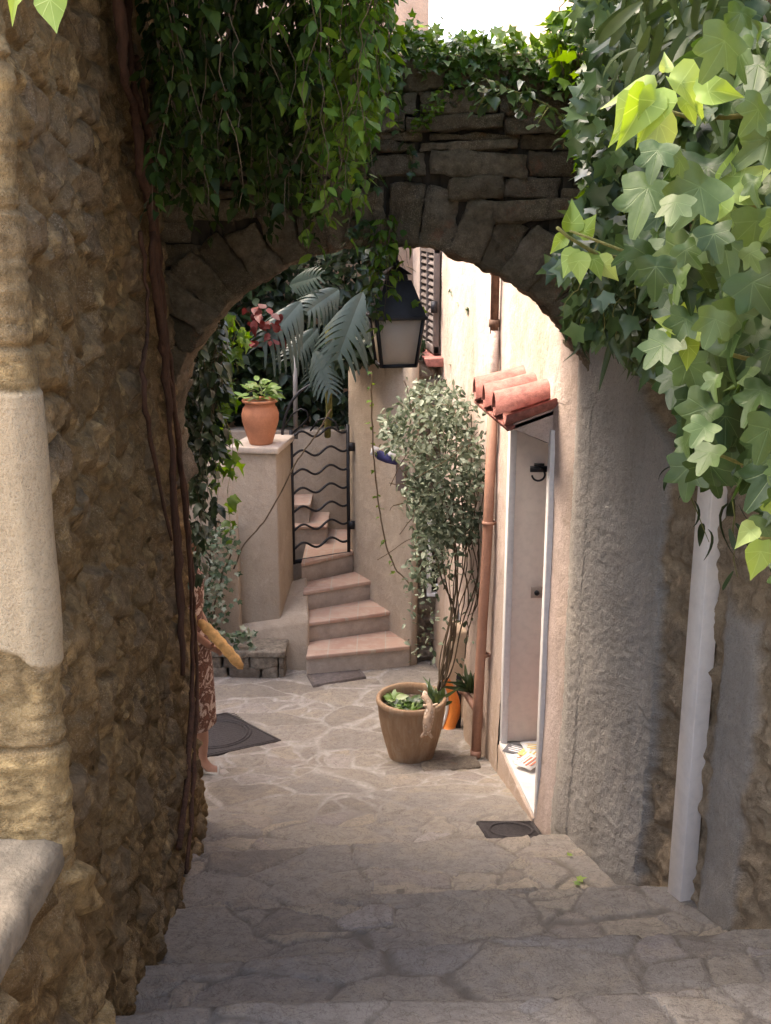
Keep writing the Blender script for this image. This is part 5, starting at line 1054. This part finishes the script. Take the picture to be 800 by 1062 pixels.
# --- creeper hanging behind the left leg of the arch, pale ivy on the garden wall
hl = empty('hanging_creeper', (-1.3, 6.2, -.2), 'dark creeper strands hanging behind the left side of the arch', 'creeper')
sp = []
for k in range(34):
    px = RG.uniform(150, 232); Y = RG.uniform(5.9, 6.7); yb = np.interp(px, [150, 205, 225, 240], [640, 600, 520, 420]) * RG.uniform(.75, 1.02); a = P(px, 300, Y); sp.append(jitterline((a.x, a.y, a.z + .4), P(px + RG.normal(0, 5), yb, Y), 18, .03))
strands(hl, sp, 'pointed', L_dark, .075, .022, M_twig, .4, .003)  # dark leaf colour stands for the shade behind the arch
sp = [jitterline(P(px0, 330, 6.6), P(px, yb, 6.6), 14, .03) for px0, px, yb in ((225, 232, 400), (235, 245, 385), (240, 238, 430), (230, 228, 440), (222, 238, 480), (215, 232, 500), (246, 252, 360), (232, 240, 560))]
strands(hl, sp, 'vine', L_vine, .085, .035, M_greenstem, .5, .003, name=('lit_foliage', 'lit_stems'))  # brighter leaf colour stands for light on these strands
pi_ = empty('variegated_ivy', (-1.7, 8.8, -3.4), 'pale variegated ivy climbing the garden wall behind the patterned dress', 'ivy')
q = []
for k in range(520):
    t = RG.random(); px = 246 - 30 * t + RG.normal(0, 9) - (RG.random() * 30); py = 545 + 135 * t; 
    if px > 250: continue
    q.append(tuple(P(px, py, 8.78 - .12 * t + RG.normal(0, .015))))
n = len(q); leaves('foliage', 'ivys', q, rdir(n, (0, -.4, -.6), .6), rdir(n, (0, -1, .5), .35), RG.uniform(.035, .06, n), L_var, RG.random(n), pi_)
q = [tuple(P(RG.uniform(200, 262), RG.uniform(660, 672), 8.55) + Vector((0, 0, RG.uniform(0, .07)))) for k in range(70)]; n = len(q); leaves('low_foliage', 'ivys', q, rdir(n, (0, -.4, .2), .8), rdir(n, (0, -.6, .8), .35), RG.uniform(.04, .08, n), L_var, RG.random(n), pi_)
mb = MB(); mb.tube(jitterline(P(205, 690, 8.7), P(225, 540, 8.8), 12, .02), .01, 6); mb.tube(jitterline(P(222, 640, 8.7), P(238, 570, 8.8), 12, .02), .007, 6); mb.build('stems', M_twig, smooth=True, root=pi_)
# thin bare runners
def runner(pts, label, leafy=0):
    A_ = np.array([tuple(P(*p)) for p in pts]); t = np.arange(len(A_)); tt_ = np.linspace(0, len(A_) - 1, len(A_) * 5); A2 = np.column_stack([np.interp(tt_, t, A_[:, i]) for i in range(3)]) + RG.normal(0, .002, (len(tt_), 3))
    r = empty('vine_runner', tuple(A_[0]), label, 'runner'); mb = MB(); mb.tube(A2, .0065, 5); mb.build('stem', M_twig, smooth=True, root=r)
    if leafy: strands(r, [A2], 'ivys', L_vine, .05, leafy, M_twig, .7, .002, name=('leaflets', 'petioles'))
runner([(343, 425, 8.7), (330, 448, 8.7), (308, 478, 8.75), (292, 510, 8.78), (275, 540, 8.78), (252, 566, 8.8), (243, 590, 8.78)], 'bare brown runner slanting down across the gate pillar')
runner([(385, 385, 8.7), (386, 440, 8.75), (388, 480, 8.75), (393, 525, 8.8), (400, 565, 8.75), (410, 590, 8.7), (428, 608, 8.6)], 'thin leafy runner hanging down the plaster stair wall', .07)
a = [hitplane(px, py, PA, PB, .02) for px, py in ((458, 284), (466, 292), (472, 303), (478, 312), (484, 320), (498, 318))]; r = empty('wall_runner', tuple(a[0]), 'short ivy runner creeping on the bright pink wall beside the shutter', 'runner')
strands(r, [np.array([tuple(p) for p in a])], 'ivys', L_ivy, .06, .06, M_twig, .8, .005)
a = [hitplane(px, py, PA, PB, .02) for px, py in ((476, 338), (470, 350), (467, 362), (471, 378), (473, 400), (470, 425))]; r = empty('wall_runner', tuple(a[0]), 'thin twig runner on the pink wall just above the climbing shrub', 'runner')
strands(r, [np.array([tuple(p) for p in a])], 'ivys', L_ivy, .04, .2, M_twig, .8, .004)
# leaves around the lantern
lf = empty('lantern_creeper', tuple(P(395, 250, 4.95)), 'leafy creeper stems dangling from the arch around the hanging lantern', 'creeper')
sp = [jitterline(P(px, 225, 4.96), P(px1, yb, 5.0), 10, .012) for px, px1, yb in ((392, 388, 290), (398, 384, 330), (400, 395, 300), (404, 420, 280), (415, 424, 275), (408, 398, 345), (388, 386, 310), (406, 402, 300), (412, 408, 310), (396, 392, 350), (402, 410, 290))]
strands(lf, sp, 'pointed', L_vine, .05, .03, M_twig, .45, .002)
leaves('broad_leaves', 'vine', [tuple(P(436, 318, 5.25)), tuple(P(428, 312, 5.2))], [(.2, -.2, -.9), (.5, -.1, -.6)], [(.2, -1, .3)] * 2, [.06, .05], L_vine, np.array([.9, .7]), lf)
# --- monstera
mo = empty('monstera', (-.6, 9.5, -1.6), 'monstera with large split blue-green leaves above the iron gate', 'monstera')
def mleaf(bpx, tpx, Y, wd, sagv=.25, spread_=55, nf=9, twist=0):
    a = P(*bpx, Y + .15); b_ = P(*tpx, Y - .1); mid = b_ - a; L = mid.length; t = mid.normalized(); nr = Vector((twist, -1, .35)); nr = (nr - t * nr.dot(t)).normalized(); sd_ = t.cross(nr); mb = MB(); V = []; Q = []
    def pt(s, w_): # s along, w across
        return a + t * (L * s) + sd_ * w_ + nr * (-.12 * L * s * s + .25 * abs(w_) - .9 * w_ * w_ / max(L, .1))
    for sgn in (-1, 1):
        for i in range(nf):
            s0 = (i + .1) / nf * .92; wl_ = wd * math.sin(math.pi * min(.97, (i + 1.2) / (nf + 1))) ** .6 * RG.uniform(.85, 1.05); ds_ = .92 / nf; k = 6; base_ = len(V)
            for j in range(k + 1):
                f = j / k; w_ = sgn * wl_ * f; adv = .30 * f * f * wl_ / L + (.16 * f); half = ds_ * (.5 if f < .3 else .42 - .12 * math.sin((f - .3) / .7 * math.pi * .5) - (.16 if j == k else 0))
                c_ = s0 + ds_ / 2 + adv; drop = Vector((0, 0, -1)) * (sagv * wl_ * f * f); V.append(tuple(pt(c_ - half, w_) + drop)); V.append(tuple(pt(c_ + half, w_) + drop))
            for j in range(k): q = base_ + 2 * j; Q.append((q, q + 1, q + 3, q + 2))
    mb.add(V, [], Q, a=.5); o = mb.build('leaf', L_mon, smooth=True, root=mo); 
    mb = MB(); mb.tube([pt(0, 0) - t * .25 + Vector((0, .15, -.25)), pt(0, 0), pt(.3, 0) + nr * .004, pt(.65, 0) + nr * .004, pt(.98, 0)], [.012, .01, .008, .006, .003], 6); q = mb.build('midrib', L_succ, smooth=True); q.parent = o; q.matrix_parent_inverse = Matrix.Translation(-Vector(mo.location))
mleaf((377, 302), (348, 375), 8.9, .25, .35); mleaf((313, 312), (270, 360), 8.8, .24, .6); mleaf((352, 300), (318, 322), 9.1, .20, .3); mleaf((326, 362), (344, 408), 9.0, .14, .2); mleaf((330, 340), (300, 372), 9.2, .18, .4); mleaf((345, 352), (325, 400), 9.2, .15, .3); mleaf((300, 296), (330, 285), 9.2, .14, .3)
mb = MB(); mb.tube(jitterline((-.55, 10.1, -2.0), (-.5, 9.6, -.9), 10, .03), .03, 8); mb.build('stem', M_greenstem, smooth=True, root=mo)
n = 46; q = [tuple(P(RG.uniform(254, 292), RG.uniform(318, 358), RG.uniform(8.6, 8.9))) for k in range(n)]; o = leaves('foliage', 'pointed', q, rdir(n, (0, -.3, -.4), .6), rdir(n, (0, -1, .5), .4), RG.uniform(.07, .11, n), L_red, RG.random(n)); tag(o, 'small cluster of dark red leaves in front of the left monstera leaf', 'leaves')
o.name = 'red_leaf_cluster'
# --- dark hedge behind the gate
hd = empty('hedge', (-1, 10.9, -2.0), 'dense dark evergreen hedge filling the space behind the monstera', 'hedge')
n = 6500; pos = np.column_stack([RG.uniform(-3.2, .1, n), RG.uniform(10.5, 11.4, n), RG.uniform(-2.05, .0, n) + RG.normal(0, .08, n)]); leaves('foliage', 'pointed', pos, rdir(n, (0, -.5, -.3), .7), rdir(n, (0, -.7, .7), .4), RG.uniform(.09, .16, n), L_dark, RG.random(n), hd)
mb = MB()
for k in range(10): mb.tube(jitterline((RG.uniform(-3, 0), 11.0, -2.6), (RG.uniform(-3, 0), 11.1, -.3), 10, .05), .02, 6)
mb.build('stems', M_twig, smooth=True, root=hd)
n = 900; pos = np.column_stack([RG.uniform(-.35, .28, n), RG.uniform(8.95, 10.2, n), swt + np.abs(RG.normal(0, .10, n))]); o = leaves('wall_top_plant', 'vine', pos, rdir(n, (0, -.5, -.3), .7), rdir(n, (0, -.6, .7), .4), RG.uniform(.08, .14, n), L_dark, RG.random(n)); tag(o, 'dark leafy plant growing along the top of the stair wall', 'plant')
# --- fallen leaves
for k, (px, py, m_, s_) in enumerate([(598, 914, L_young, .05), (590, 890, L_young, .035), (646, 912, M_bark, .04), (672, 936, M_bark, .04), (600, 917, L_succ, .04)]):
    c = onground(px, py, 4.3); o = leaves('fallen_leaf', 'ivys', [(0, 0, .012)], [(math.cos(k), math.sin(k), .1)], [(.2, 0, 1)], [s_], m_, np.array([.5])); o.location = (c.x, c.y, float(G(c.x, c.y)))
    tag(o, ['bright yellow-green fallen leaf on the steps right of the middle', 'smaller yellow-green fallen leaf just below the round-lidded iron cover', 'brown dry leaf near the foot of the grey plaster', 'dry leaf by the foot of the white trunking', 'pale leaf beside the bright fallen leaf'][k], 'leaf', 'fallen leaves on the paving')
